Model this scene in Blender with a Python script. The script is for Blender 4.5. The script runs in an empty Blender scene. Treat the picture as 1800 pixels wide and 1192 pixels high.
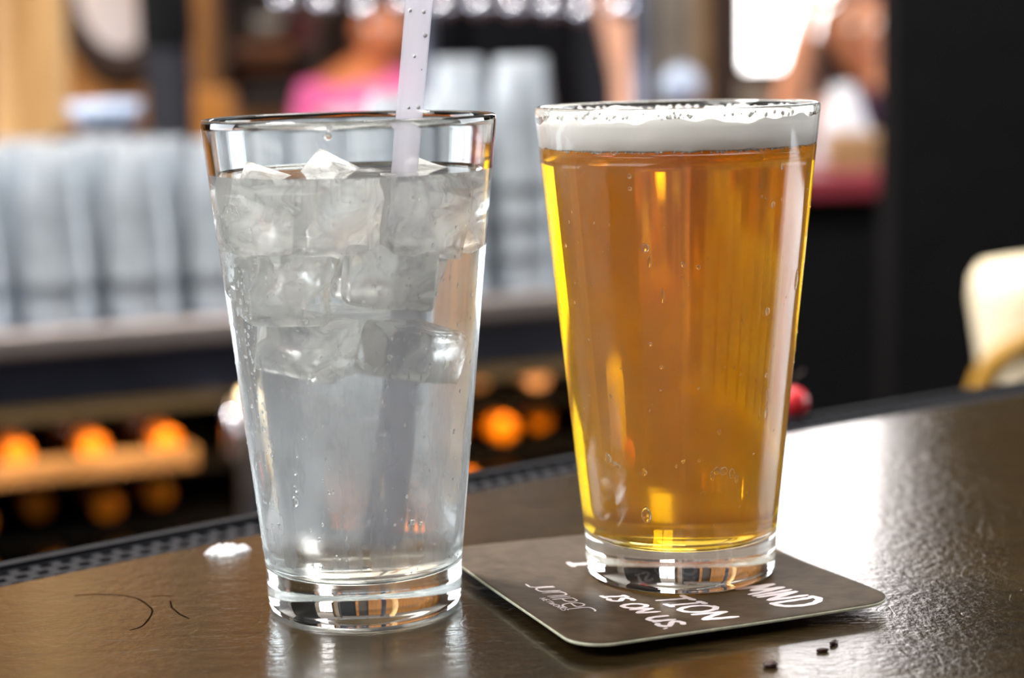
import bpy, bmesh, math, random
import numpy as np
from mathutils import Vector, Matrix
random.seed(7); rng = np.random.RandomState(5)
S = bpy.context.scene
COL = S.collection
PI = math.pi

# ------------------------------------------------------------------ camera, world, light, exposure
FPX, PITCH, ROLL, CH = 3290.0, 0.15318, -0.02183, 0.168      # bar top is z = 0
cp, sp = math.cos(PITCH), math.sin(PITCH)
F = Vector((0, cp, -sp)); R0 = Vector((1, 0, 0)); U0 = Vector((0, sp, cp))
R = math.cos(ROLL)*R0 + math.sin(ROLL)*U0
U = -math.sin(ROLL)*R0 + math.cos(ROLL)*U0
CAM = Vector((0, 0, CH))
cd = bpy.data.cameras.new('camera'); cam = bpy.data.objects.new('camera', cd); COL.objects.link(cam)
m = Matrix((R, U, -F)).transposed().to_4x4(); m.translation = CAM; cam.matrix_world = m
cd.sensor_width = 36.0; cd.lens = FPX/1800*36; cd.clip_start = .02
cd.dof.use_dof = True; cd.dof.focus_distance = 0.555; cd.dof.aperture_fstop = 6.2; cd.dof.aperture_blades = 9
S.camera = cam
S.view_settings.view_transform = 'Standard'; S.view_settings.look = 'None'
S.view_settings.gamma = 1; S.view_settings.use_curve_mapping = False
S.view_settings.exposure = 0.5
cy = S.cycles
cy.max_bounces = 28; cy.transmission_bounces = 26; cy.glossy_bounces = 8; cy.diffuse_bounces = 5
cy.transparent_max_bounces = 24; cy.caustics_reflective = True; cy.caustics_refractive = True
cy.blur_glossy = 0.6; cy.volume_bounces = 3; cy.sample_clamp_indirect = 25.0
w = bpy.data.worlds.new('sky'); S.world = w; w.use_nodes = True
bgn = w.node_tree.nodes['Background']; bgn.inputs[0].default_value = (.75, .85, 1, 1); bgn.inputs[1].default_value = 1.2

def area(name, loc, target, sx, sy, power, col):
    l = bpy.data.lights.new(name, 'AREA'); l.shape = 'RECTANGLE'; l.size = sx; l.size_y = sy
    l.energy = power; l.color = col
    o = bpy.data.objects.new(name, l); COL.objects.link(o); o.location = loc
    o.rotation_euler = (Vector(target)-Vector(loc)).to_track_quat('-Z', 'Y').to_euler()
    return o
# unseen area lights, added to brighten the back room, taps and drinks
area('added_far_room_fill', (-1.0, 4.2, 2.95), (-1.0, 4.6, 0), 4.0, 3.0, 62, (1, .86, .68))  # added fill for the dim far room and golden wall
area('added_knob_light', (-1.0, 1.5, 2.4), (-.4, 2.1, 0), 0.5, .35, 112, (1, .95, .9))  # added overhead source for highlights on the tap knobs and stacks
area('added_fill_left', (-1.9, -.5, 2.75), (0, .8, 0), 2.4, 2.4, 118, (1, .975, .92))  # added front-left fill for ice, foam and glass fronts
area('added_backlight', (.6, 1.9, 2.85), (0, .5, 0), 1.4, 1.2, 62, (1, .98, .94))  # added backlight from above for the two drinks

# ------------------------------------------------------------------ helpers
def at(px, py, D):
    return CAM + (F + R*((px-900)/FPX) - U*((py-596)/FPX))*D
def onz(px, py, z):
    d = F + R*((px-900)/FPX) - U*((py-596)/FPX)
    return CAM + d*((z-CH)/d.z)
def proj(P):
    v = Vector(P)-CAM; d = v.dot(F)
    return 900+FPX*v.dot(R)/d, 596-FPX*v.dot(U)/d, d

def link(name, me, mat, parent=None, loc=None, rotz=None):
    o = bpy.data.objects.new(name, me); COL.objects.link(o)
    if mat is not None and not me.materials:
        for k in (mat if isinstance(mat, (list, tuple)) else [mat]): me.materials.append(k)
    if parent: o.parent = parent
    if loc is not None: o.location = loc
    if rotz is not None: o.rotation_euler = (0, 0, rotz)
    return o
def tag(o, label=None, cat=None, group=None, kind=None):
    if label: o['label'] = label
    if cat: o['category'] = cat
    if group: o['group'] = group
    if kind: o['kind'] = kind
    return o
def empty(name, loc, label, cat, group=None, rotz=0):
    o = bpy.data.objects.new(name, None); COL.objects.link(o); o.location = loc
    o.rotation_euler = (0, 0, rotz); o.empty_display_size = .02
    return tag(o, label, cat, group)
def copy_tree(o, parent=None):
    c = o.copy(); COL.objects.link(c)
    if parent: c.parent = parent
    for ch in [x for x in S.objects if x.parent == o]: copy_tree(ch, c)
    return c
def mesh(name, v, f, smooth=False, mats=None):
    me = bpy.data.meshes.new(name); me.from_pydata([tuple(p) for p in v], [], f); me.update()
    if smooth: me.polygons.foreach_set('use_smooth', [True]*len(me.polygons))
    return me
def bmmesh(name, bm, smooth=False):
    bmesh.ops.recalc_face_normals(bm, faces=bm.faces)
    me = bpy.data.meshes.new(name); bm.to_mesh(me); bm.free()
    if smooth: me.polygons.foreach_set('use_smooth', [True]*len(me.polygons))
    return me
def add_box(bm, cx, cy_, cz, sx, sy, sz, bev=0, rot=None):
    r = bmesh.ops.create_cube(bm, size=1)
    vs = r['verts']
    for v in vs:
        v.co = Vector((v.co.x*sx, v.co.y*sy, v.co.z*sz))
    if bev:
        es = list({e for v in vs for e in v.link_edges})
        g = bmesh.ops.bevel(bm, geom=es, offset=bev, segments=3, affect='EDGES', profile=.5)
        vs = list({v for f in g['faces'] for v in f.verts} | {v for v in vs if v.is_valid})
    for v in vs:
        p = v.co.copy()
        if rot is not None: p = rot @ p
        v.co = p + Vector((cx, cy_, cz))
def box(name, c, s, mat, parent=None, bev=.002, rotz=0, loc=True):
    bm = bmesh.new(); add_box(bm, 0, 0, 0, s[0], s[1], s[2], bev)
    return link(name, bmmesh(name, bm), mat, parent, c, rotz)
def lathe(prof, n=64, cap=False):
    """prof: list of (r,z). r=0 ends become poles. returns v,f and profile index per face"""
    v, f, tagv = [], [], []; rings = []
    for r, z in prof:
        if r < 1e-7:
            rings.append([len(v)]); v.append((0, 0, z))
        else:
            rings.append(list(range(len(v), len(v)+n)))
            for k in range(n):
                a = 2*PI*k/n; v.append((r*math.cos(a), r*math.sin(a), z))
    for i in range(len(rings)-1):
        A, B = rings[i], rings[i+1]
        for k in range(n):
            k2 = (k+1) % n
            if len(A) == 1 and len(B) == 1: continue
            if len(A) == 1: f.append((A[0], B[k2], B[k]))
            elif len(B) == 1: f.append((A[k], A[k2], B[0]))
            else: f.append((A[k], A[k2], B[k2], B[k]))
            tagv.append(i)
    return v, f, tagv
def lathe_mesh(name, prof, n=64, smooth=True, matidx=None):
    v, f, tg = lathe(prof, n); me = mesh(name, v, f, smooth)
    if matidx: me.polygons.foreach_set('material_index', [matidx(t) for t in tg])
    return me
def tube(pts, r, n=16, closed_ends=True, radii=None):
    v, f = [], []; pts = [Vector(p) for p in pts]
    for i, p in enumerate(pts):
        t = (pts[min(i+1, len(pts)-1)]-pts[max(i-1, 0)]).normalized()
        a = t.cross(Vector((.13, .95, .28))).normalized(); b = t.cross(a)
        rr = radii[i] if radii else r
        for k in range(n):
            q = 2*PI*k/n; v.append(p+a*(rr*math.cos(q))+b*(rr*math.sin(q)))
    for i in range(len(pts)-1):
        for k in range(n):
            f.append((i*n+k, i*n+(k+1) % n, (i+1)*n+(k+1) % n, (i+1)*n+k))
    if closed_ends:
        f.append(tuple(range(n))[::-1]); f.append(tuple(range((len(pts)-1)*n, len(pts)*n)))
    return v, f
def ico(name, r, sub=2, sc=(1, 1, 1), jit=0, seed=0):
    bm = bmesh.new(); bmesh.ops.create_icosphere(bm, subdivisions=sub, radius=r)
    q = random.Random(seed)
    for v in bm.verts:
        k = 1+jit*(q.random()-.5)
        v.co = Vector((v.co.x*sc[0]*k, v.co.y*sc[1]*k, v.co.z*sc[2]*k))
    return bmmesh(name, bm, True)

# ------------------------------------------------------------------ materials
def newmat(name):
    m = bpy.data.materials.new(name); m.use_nodes = True; nt = m.node_tree
    for n in list(nt.nodes): nt.nodes.remove(n)
    out = nt.nodes.new('ShaderNodeOutputMaterial')
    return m, nt, out
def N(nt, t, **kw):
    n = nt.nodes.new(t)
    for k, v in kw.items():
        if k.startswith('i_'):
            n.inputs[k[2:].replace('_', ' ')].default_value = v
        else: setattr(n, k, v)
    return n
def ramp(nt, fac, stops):
    r = nt.nodes.new('ShaderNodeValToRGB'); e = r.color_ramp.elements
    while len(e) < len(stops): e.new(.5)
    for q, (p, c) in zip(e, stops): q.position = p; q.color = (*c, 1) if len(c) == 3 else c
    nt.links.new(fac, r.inputs[0]); return r.outputs[0]
def srgb(*c):
    return tuple((x/255/12.92 if x/255 <= .04045 else ((x/255+.055)/1.055)**2.4) for x in c)
def pmat(name, col, rough=.5, metal=0, var=.15, scale=20, stretch=(1, 1, 1), bump=0, trans=0, ior=1.45, spec=.5, coat=0, sss=0, dark=None, coords='Object'):
    m, nt, out = newmat(name); L = nt.links
    b = nt.nodes.new('ShaderNodeBsdfPrincipled'); L.new(b.outputs[0], out.inputs[0])
    tc = nt.nodes.new('ShaderNodeTexCoord'); mp = nt.nodes.new('ShaderNodeMapping'); mp.inputs['Scale'].default_value = stretch
    L.new(tc.outputs[coords], mp.inputs[0])
    no = N(nt, 'ShaderNodeTexNoise'); no.inputs['Scale'].default_value = scale; no.inputs['Detail'].default_value = 5
    L.new(mp.outputs[0], no.inputs['Vector'])
    d = dark or tuple(x*(1-var*2) for x in col)
    c = ramp(nt, no.outputs['Fac'], [(.3, d), (.7, tuple(min(1, x*(1+var)) for x in col))])
    L.new(c, b.inputs['Base Color'])
    b.inputs['Roughness'].default_value = rough; b.inputs['Metallic'].default_value = metal
    b.inputs['Transmission Weight'].default_value = trans; b.inputs['IOR'].default_value = ior
    b.inputs['Specular IOR Level'].default_value = spec; b.inputs['Coat Weight'].default_value = coat
    if sss: b.inputs['Subsurface Weight'].default_value = sss; b.inputs['Subsurface Radius'].default_value = (.004, .004, .004); b.inputs['Subsurface Scale'].default_value = 1
    if bump:
        bp = nt.nodes.new('ShaderNodeBump'); bp.inputs['Strength'].default_value = bump; bp.inputs['Distance'].default_value = .001
        L.new(no.outputs['Fac'], bp.inputs['Height']); L.new(bp.outputs[0], b.inputs['Normal'])
    return m
def emis(name, col, strength):
    m, nt, out = newmat(name); e = nt.nodes.new('ShaderNodeEmission'); e.inputs[0].default_value = (*col, 1); e.inputs[1].default_value = strength
    nt.links.new(e.outputs[0], out.inputs[0]); return m
def glassmat(name, ior=1.5, rough=0, col=(1, 1, 1)):
    m, nt, out = newmat(name)
    g = nt.nodes.new('ShaderNodeBsdfGlass'); g.inputs['IOR'].default_value = ior; g.inputs['Roughness'].default_value = rough; g.inputs['Color'].default_value = (*col, 1)
    nt.links.new(g.outputs[0], out.inputs[0]); return m

M = {}
M['glass'] = glassmat('clear_glass', 1.5, 0, (.99, 1, .995))
def fogmat(name, water, lo, hi, wtrans, wdiff, rr, zlo, zhi, tint, streaks=(), upper=1):
    """glass whose outside carries condensation; fog density varies, wiped streaks stay clear"""
    m, nt, out = newmat(name); L = nt.links
    g = nt.nodes.new('ShaderNodeBsdfGlass'); g.inputs['IOR'].default_value = 1.5; g.inputs['Roughness'].default_value = 0
    r = nt.nodes.new('ShaderNodeBsdfGlass'); r.inputs['IOR'].default_value = 1.5; r.inputs['Roughness'].default_value = rr
    t = nt.nodes.new('ShaderNodeBsdfTranslucent'); t.inputs[0].default_value = (*tint, 1)
    d = nt.nodes.new('ShaderNodeBsdfDiffuse'); d.inputs[0].default_value = (*tint, 1)
    m1 = nt.nodes.new('ShaderNodeMixShader'); m1.inputs[0].default_value = wtrans; L.new(r.outputs[0], m1.inputs[1]); L.new(t.outputs[0], m1.inputs[2])
    m2 = nt.nodes.new('ShaderNodeMixShader'); m2.inputs[0].default_value = wdiff; L.new(m1.outputs[0], m2.inputs[1]); L.new(d.outputs[0], m2.inputs[2])
    tc = nt.nodes.new('ShaderNodeTexCoord'); mp = nt.nodes.new('ShaderNodeMapping'); mp.inputs['Scale'].default_value = (1, 1, .28)
    L.new(tc.outputs['Object'], mp.inputs[0])
    no = N(nt, 'ShaderNodeTexNoise'); no.inputs['Scale'].default_value = 70; no.inputs['Detail'].default_value = 6; no.inputs['Roughness'].default_value = .6
    L.new(mp.outputs[0], no.inputs['Vector'])
    fac = ramp(nt, no.outputs['Fac'], [(.33, (lo,)*3), (.6, (hi,)*3)])
    sx = nt.nodes.new('ShaderNodeSeparateXYZ'); L.new(tc.outputs['Object'], sx.inputs[0])
    def smooth(v, a, b):
        q = nt.nodes.new('ShaderNodeMapRange'); q.interpolation_type = 'SMOOTHSTEP'; q.inputs['From Min'].default_value = a; q.inputs['From Max'].default_value = b
        L.new(v, q.inputs['Value']); return q.outputs[0]
    def math2(op, a, b):
        q = nt.nodes.new('ShaderNodeMath'); q.operation = op
        for i, x in enumerate((a, b)):
            if isinstance(x, (int, float)): q.inputs[i].default_value = x
            else: L.new(x, q.inputs[i])
        return q.outputs[0]
    k = math2('MULTIPLY', smooth(sx.outputs[2], zlo, zlo+.006), smooth(sx.outputs[2], zhi+.002, zhi-.001))
    fac = math2('MULTIPLY', fac, k)
    if upper < 1:
        q = nt.nodes.new('ShaderNodeMapRange'); q.interpolation_type = 'SMOOTHSTEP'; q.inputs['From Min'].default_value = .072; q.inputs['From Max'].default_value = .090; q.inputs['To Min'].default_value = 1; q.inputs['To Max'].default_value = upper
        L.new(sx.outputs[2], q.inputs['Value']); fac = math2('MULTIPLY', fac, q.outputs[0])
    for (xc, slope, hw, z0, z1, amt) in streaks:      # wiped / run-down streaks on the near side
        wob = N(nt, 'ShaderNodeTexNoise'); wob.inputs['Scale'].default_value = 160; L.new(tc.outputs['Object'], wob.inputs['Vector'])
        line = math2('ADD', math2('MULTIPLY', math2('SUBTRACT', sx.outputs[2], z0), slope), xc)
        dx = math2('ABSOLUTE', math2('SUBTRACT', math2('ADD', sx.outputs[0], math2('MULTIPLY', math2('SUBTRACT', wob.outputs['Fac'], .5), .006)), line), 0)
        s_ = smooth(dx, hw*1.5, hw*.5)
        s_ = math2('MULTIPLY', s_, math2('MULTIPLY', smooth(sx.outputs[2], z0-.004, z0+.004), smooth(sx.outputs[2], z1+.004, z1-.002)))
        s_ = math2('MULTIPLY', s_, smooth(sx.outputs[1], 0, -.004))
        fac = math2('MULTIPLY', fac, math2('SUBTRACT', 1.0, math2('MULTIPLY', s_, amt)))
    m3 = nt.nodes.new('ShaderNodeMixShader'); L.new(fac, m3.inputs[0]); L.new(g.outputs[0], m3.inputs[1]); L.new(m2.outputs[0], m3.inputs[2])
    bp = nt.nodes.new('ShaderNodeBump'); bp.inputs['Strength'].default_value = .25; bp.inputs['Distance'].default_value = .0004
    n2 = N(nt, 'ShaderNodeTexNoise'); n2.inputs['Scale'].default_value = 420; n2.inputs['Detail'].default_value = 3; L.new(tc.outputs['Object'], n2.inputs['Vector'])
    L.new(n2.outputs['Fac'], bp.inputs['Height']); L.new(bp.outputs[0], r.inputs['Normal'])
    L.new(m3.outputs[0], out.inputs[0]); return m

# bar top: dark varnished wood, scratched
def barmat():
    m, nt, out = newmat('varnished_bar_wood'); L = nt.links
    b = nt.nodes.new('ShaderNodeBsdfPrincipled'); L.new(b.outputs[0], out.inputs[0])
    tc = nt.nodes.new('ShaderNodeTexCoord'); mp = nt.nodes.new('ShaderNodeMapping'); mp.inputs['Rotation'].default_value = (0, 0, -.65); mp.inputs['Scale'].default_value = (3, 14, 3)
    L.new(tc.outputs['Object'], mp.inputs[0])
    no = N(nt, 'ShaderNodeTexNoise'); no.inputs['Scale'].default_value = 14; no.inputs['Detail'].default_value = 10; no.inputs['Roughness'].default_value = .75; L.new(mp.outputs[0], no.inputs['Vector'])
    n1 = N(nt, 'ShaderNodeTexNoise'); n1.inputs['Scale'].default_value = 9; n1.inputs['Detail'].default_value = 3; L.new(tc.outputs['Object'], n1.inputs['Vector'])
    c = ramp(nt, no.outputs['Fac'], [(.3, (.012, .0075, .003)), (.7, (.048, .031, .012))])
    L.new(c, b.inputs['Base Color'])
    ro = ramp(nt, n1.outputs['Fac'], [(.3, (.11,)*3), (.7, (.19,)*3)])
    L.new(ro, b.inputs['Roughness'])
    b.inputs['Specular IOR Level'].default_value = .6; b.inputs['Coat Weight'].default_value = .3; b.inputs['Coat Roughness'].default_value = .1
    n2 = N(nt, 'ShaderNodeTexNoise'); n2.inputs['Scale'].default_value = 260; n2.inputs['Detail'].default_value = 6; n2.inputs['Roughness'].default_value = .6; L.new(tc.outputs['Object'], n2.inputs['Vector'])
    n3 = N(nt, 'ShaderNodeTexNoise'); n3.inputs['Scale'].default_value = 55; n3.inputs['Detail'].default_value = 4; L.new(mp.outputs[0], n3.inputs['Vector'])
    # fine scratches: thin iso-lines of distorted noise
    n4 = N(nt, 'ShaderNodeTexNoise'); n4.inputs['Scale'].default_value = 28; n4.inputs['Detail'].default_value = 1; n4.inputs['Distortion'].default_value = 1.2; L.new(tc.outputs['Object'], n4.inputs['Vector'])
    sc = ramp(nt, n4.outputs['Fac'], [(.0, (1, 1, 1)), (.492, (1, 1, 1)), (.5, (0, 0, 0)), (.508, (1, 1, 1)), (1, (1, 1, 1))])
    b1 = nt.nodes.new('ShaderNodeBump'); b1.inputs['Strength'].default_value = .5; b1.inputs['Distance'].default_value = .0006; L.new(n2.outputs['Fac'], b1.inputs['Height'])
    b2 = nt.nodes.new('ShaderNodeBump'); b2.inputs['Strength'].default_value = .10; b2.inputs['Distance'].default_value = .0012; L.new(n3.outputs['Fac'], b2.inputs['Height']); L.new(b1.outputs[0], b2.inputs['Normal'])
    b3 = nt.nodes.new('ShaderNodeBump'); b3.inputs['Strength'].default_value = .12; b3.inputs['Distance'].default_value = .0004; L.new(sc, b3.inputs['Height']); L.new(b2.outputs[0], b3.inputs['Normal'])
    L.new(b3.outputs[0], b.inputs['Normal'])
    return m
M['bar'] = barmat()
M['wood_dark'] = pmat('dark_stained_wood', srgb(52, 32, 20), .45, scale=12, stretch=(1, 1, 6))
M['wood_gold'] = pmat('golden_wood_panelling', srgb(176, 112, 34), .5, var=.25, scale=3, stretch=(1, 1, .4), dark=srgb(100, 60, 16))
M['wood_log'] = pmat('peeled_log', srgb(196, 154, 100), .6, var=.15, scale=4, stretch=(2.4, 2, .5), dark=srgb(120, 80, 28))
M['wood_shelf'] = pmat('shelf_wood', srgb(150, 84, 26), .5, var=.3, scale=8)
M['rubber'] = pmat('black_rubber', srgb(27, 28, 33), .65, var=.2, scale=200, bump=.1, spec=.15)
M['rubber_dark'] = pmat('dark_rubber_recess', srgb(20, 21, 26), .6, var=.1)
M['steel'] = pmat('brushed_steel', srgb(150, 158, 176), .38, 1, var=.12, scale=10, stretch=(1, 1, 20))
M['steel_dark'] = pmat('dark_steel', srgb(84, 88, 102), .4, .8, var=.2, scale=6)
M['steel_bright'] = pmat('polished_steel_lip', srgb(150, 140, 136), .5, .6, var=.1, scale=6)
M['chrome'] = pmat('chrome', srgb(225, 225, 235), .12, 1, var=.03)
M['satin'] = pmat('satin_metal', srgb(222, 222, 236), .45, .3, var=.04)
M['black'] = pmat('black_paint', srgb(14, 14, 15), .8, var=.1, spec=.1)
M['charcoal'] = pmat('charcoal_paint', srgb(30, 32, 40), .6, var=.2, spec=.3)
M['navy'] = pmat('blue_black_paint', srgb(18, 20, 30), .55, var=.2)
M['maroon'] = pmat('maroon_laminate', srgb(122, 40, 50), .5, var=.1)
M['cream'] = pmat('cream_plastic', srgb(238, 222, 190), .5, var=.06, scale=6)
M['goldcream'] = pmat('amber_ribbon', srgb(160, 118, 30), .5, var=.2)
M['white'] = pmat('white_ceramic', srgb(205, 204, 212), .3, var=.04)
M['paper'] = pmat('white_paper', srgb(222, 222, 226), .8, var=.05, scale=300, bump=.3)
M['coaster'] = pmat('brown_printed_board', srgb(72, 59, 45), .62, var=.22, scale=160, bump=.25, spec=.35)
M['board'] = pmat('pale_board_edge', srgb(214, 214, 190), .8, var=.12, scale=400)
M['ink'] = pmat('white_print', srgb(232, 222, 226), .6, var=.03)
M['seed'] = pmat('dark_seed', srgb(50, 22, 18), .4, var=.3, scale=400)
M['red'] = pmat('red_gloss', srgb(214, 44, 52), .35, var=.1)
M['amber_cap'] = pmat('orange_foil', srgb(255, 140, 8), .35, .15, var=.2, scale=30)
M['amber_glass'] = pmat('amber_bottle_glass', srgb(120, 60, 8), .15, 0, var=.2, scale=20, trans=.3)
M['peach_cap'] = pmat('copper_cap', srgb(246, 190, 150), .35, .3, var=.05)
M['tan'] = pmat('tan_slat', srgb(176, 138, 96), .6, var=.15, scale=20)
M['skin'] = pmat('skin_light', srgb(226, 168, 138), .5, var=.06, scale=12, sss=0)
M['skin_warm'] = pmat('skin_warm', srgb(204, 118, 70), .5, var=.06, scale=12)
M['skin_brown'] = pmat('skin_tanned', srgb(150, 84, 48), .5, var=.06, scale=12)
M['pink'] = pmat('pink_cotton', srgb(250, 110, 170), .8, var=.12, scale=14)
M['salmon'] = pmat('coral_cotton', srgb(214, 70, 84), .8, var=.12, scale=14)
M['blackcloth'] = pmat('black_cotton', srgb(16, 16, 20), .9, var=.1, spec=.1)
M['purple'] = pmat('dark_purple_knit', srgb(54, 22, 56), .85, var=.2)
M['hair'] = pmat('dark_hair', srgb(34, 18, 14), .6, var=.3, scale=40, stretch=(1, 1, .2))
M['hair_red'] = pmat('auburn_hair', srgb(90, 30, 18), .6, var=.3, scale=40)
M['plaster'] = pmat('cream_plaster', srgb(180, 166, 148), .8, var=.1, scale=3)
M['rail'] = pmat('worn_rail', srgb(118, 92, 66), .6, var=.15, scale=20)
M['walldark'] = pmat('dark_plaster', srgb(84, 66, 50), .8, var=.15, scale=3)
M['shaft'] = pmat('blue_black_enamel', srgb(20, 21, 28), .6, var=.15, spec=.12)
M['skin_peach'] = pmat('skin_peach', srgb(206, 138, 100), .5, var=.06, scale=12)
M['greytan'] = pmat('grey_tan_panel', srgb(172, 160, 148), .7, var=.1, scale=3)
M['floor'] = pmat('dark_floor_boards', srgb(62, 46, 36), .5, var=.25, scale=4)
M['ceil'] = pmat('pale_ceiling', srgb(170, 160, 150), .9, var=.05)
M['ice'] = None
M['eye'] = pmat('eye_white', srgb(235, 232, 228), .3, var=.02)
M['lip'] = pmat('lips', srgb(170, 80, 76), .5, var=.05)
M['tableware'] = pmat('pale_blue_ware', srgb(168, 182, 204), .35, var=.1, scale=10)

# ------------------------------------------------------------------ room shell
FZ = -1.05; CZ = 3.1
def wall(name, c, s, mat, kind='structure'):
    o = box(name, c, s, mat, None, 0); tag(o, kind=kind); return o
wall('floor', (0, 3, FZ-.05), (11, 15, .1), M['floor'])
wall('ceiling', (0, 3, CZ+.05), (11, 15, .1), M['ceil'])
YB = 8.6
def px_x(px, y): # x of image column px (at the horizon) at depth y
    d = F + R*((px-900)/FPX) - U*((92-596)/FPX); return d.x/d.y*y
def win_wall_y(name, x0, x1, z0, z1, y, xa, xb, mat):
    """wall at y from xa..xb with an opening x0..x1,z0..z1"""
    bm = bmesh.new(); t = .12
    for (a, b, c, d) in ((xa, x0, FZ, CZ), (x1, xb, FZ, CZ), (x0, x1, FZ, z0), (x0, x1, z1, CZ)):
        add_box(bm, (a+b)/2, y, (c+d)/2, b-a, t, d-c)
    return tag(link(name, bmmesh(name, bm), mat), kind='structure')
wx0, wx1 = px_x(1288, YB), px_x(1640, YB)
win_wall_y('wall_back', wx0, wx1, .02, 2.95, YB, -5.5, 5.5, M['plaster'])
M['day'] = emis('daylight_pane', (1, .955, .945), 6.0)
M['day_side'] = emis('daylight_pane_cool', (.88, .94, 1), 7.0)
M['fill_front'] = emis('front_fill_pane', (.97, .98, 1), .7)  # weak glow for the added front fill window
def window(name, c, sx, sz, axis, mat, n=3):
    e = bpy.data.objects.new(name, None); COL.objects.link(e); e.location = c; tag(e, kind='structure')
    if axis == 'x': e.rotation_euler = (0, 0, PI/2)
    bm = bmesh.new(); add_box(bm, 0, 0, 0, sx, .01, sz); link('pane', bmmesh('pane', bm), mat, e)
    bm = bmesh.new()
    for s in (-1, 1):
        add_box(bm, s*(sx/2-.02), -.03, 0, .05, .06, sz); add_box(bm, 0, -.03, s*(sz/2-.02), sx, .06, .05)
    for k in range(1, n): add_box(bm, -sx/2+sx*k/n, -.03, .9 if sz > 2 else 0, .035, .05, sz-1.8 if sz > 2 else sz)
    link('window_frame', bmmesh('window_frame', bm), M['wood_dark'], e); return e
window('window_1', ((wx0+wx1)/2, YB, 1.485), wx1-wx0, 2.93, 'y', M['day'], 2)
def curtain():
    v, f = [], []; nu, nz = 40, 14; pts_ = []
    za, zb, zc = at(1375, 150, YB-.2), at(1458, 0, YB-.2), at(1640, -330, YB-.2)
    for side in (0, 1):
        for j in range(nz+1):
            z = za.z+(zc.z-za.z)*j/nz
            xl = np.interp(z, [za.z, zb.z, zc.z], [za.x, zb.x, zc.x-.06])
            for i in range(nu+1):
                t = i/nu; v.append((xl+(wx1+.1-xl)*t, YB-.22+.025*math.sin(t*nu*.9)-.012*side, z))
    n = (nu+1)*(nz+1)
    for j in range(nz):
        for i in range(nu):
            a = j*(nu+1)+i; q = (a, a+1, a+nu+2, a+nu+1); f.append(q[::-1]); f.append(tuple(x+n for x in q))
    for i in range(nu):
        for a in (i, nz*(nu+1)+i): f.append((a, a+1, a+1+n, a+n))
    for j in range(nz):
        for a in (j*(nu+1), j*(nu+1)+nu): b = a+nu+1; f.append((a, b, b+n, a+n))
    return mesh('curtain', v, f, True)
cu_ = empty('curtain', (0, 0, 0), 'rose beige curtain added to narrow the bright window at its lower right', 'curtain')  # invented cloth, cuts the visible bright pane to a diagonal
link('cloth', curtain(), pmat('rose_beige_cloth', srgb(196, 146, 126), .8, var=.12, scale=8), cu_)
v, f = tube([(wx0-.1, YB-.2, 2.97), (wx1+.1, YB-.2, 2.97)], .015, 12); link('rod', mesh('rod', v, f, True), M['wood_dark'], cu_)
# right wall with a long window; front wall with an added fill window behind the viewer
def win_wall_x(name, y0, y1, z0, z1, x, mat):
    bm = bmesh.new(); t = .12
    for (a, b, c, d) in ((-4.5, y0, FZ, CZ), (y1, 10.5, FZ, CZ), (y0, y1, FZ, z0), (y0, y1, z1, CZ)):
        add_box(bm, x, (a+b)/2, (c+d)/2, t, b-a, d-c)
    return tag(link(name, bmmesh(name, bm), mat), kind='structure')
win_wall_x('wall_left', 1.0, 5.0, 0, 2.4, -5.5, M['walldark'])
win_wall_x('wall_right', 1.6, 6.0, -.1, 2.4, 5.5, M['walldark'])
window('window_2', (5.5, 3.8, 1.15), 4.4, 2.5, 'x', M['day_side'], 5)
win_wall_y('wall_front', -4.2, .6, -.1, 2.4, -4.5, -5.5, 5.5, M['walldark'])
window('added_fill_window', (-1.8, -4.5, 1.15), 4.8, 2.5, 'y', M['fill_front'], 5)  # unseen window, added as fill from the front
window('added_backlight_window', (-5.5, 3.0, 1.2), 4.0, 2.4, 'x', M['day_side'], 4)  # invented window, added to backlight the glasses and brighten their edges
# ------------------------------------------------------------------ bar
pts = np.array([(-.1703, .5978), (-.0929, .6501), (-.0167, .7067), (.1229, .8066), (.2416, .8701)])
AL = math.radians(34.5); e1 = np.array([math.cos(AL), math.sin(AL)]); e2 = np.array([-e1[1], e1[0]])
tt = pts@e1; nn = pts@e2; cf = np.polyfit(tt, nn, 2); cf[0] = max(min(cf[0], 0), -.12)
cf[2] = np.mean(nn-cf[0]*tt**2-cf[1]*tt)
def edge(t, off=0):      # point on the bartender-side edge of the bar, off = metres beyond it
    tc_ = min(max(t, -.6), 1.1)
    n = cf[0]*tc_**2+cf[1]*tc_+cf[2] + (2*cf[0]*tc_+cf[1])*(t-tc_)
    p = e1*t+e2*(n+off); return p[0], p[1]
bar = empty('bar_counter', (0.05, .3, FZ), 'dark varnished scratched wooden bar top with glossy finish in the foreground', 'bar')
B0 = Vector((0.05, .3, FZ))
def strip(o0, o1, z0, z1, t0=-.55, t1=1.25, n=60, bev=0):
    v, f = [], []
    for i in range(n+1):
        t = t0+(t1-t0)*i/n
        a = edge(t, o0); b = edge(t, o1)
        for (p, z) in ((a, z0), (b, z0), (b, z1), (a, z1)): v.append(Vector((p[0], p[1], z))-B0)
    for i in range(n):
        q = i*4; r_ = q+4
        for k in range(4):
            k2 = (k+1) % 4; f.append((q+k, r_+k, r_+k2, q+k2))
    f.append((0, 1, 2, 3)); f.append((n*4+3, n*4+2, n*4+1, n*4))
    bm = bmesh.new(); me = mesh('s', v, f); bm.from_mesh(me)
    if bev:
        es = [e for e in bm.edges if abs(e.verts[0].co.z+B0.z-z1) < 1e-5 and abs(e.verts[1].co.z+B0.z-z1) < 1e-5 and len(e.link_faces) == 2 and e.calc_face_angle(0) > .5]
        bmesh.ops.bevel(bm, geom=es, offset=bev, segments=4, affect='EDGES')
    return bm
bt = link('bar_top', bmmesh('bar_top', strip(-.70, 0, -.045, 0, bev=.0035)), M['bar'], bar)
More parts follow.
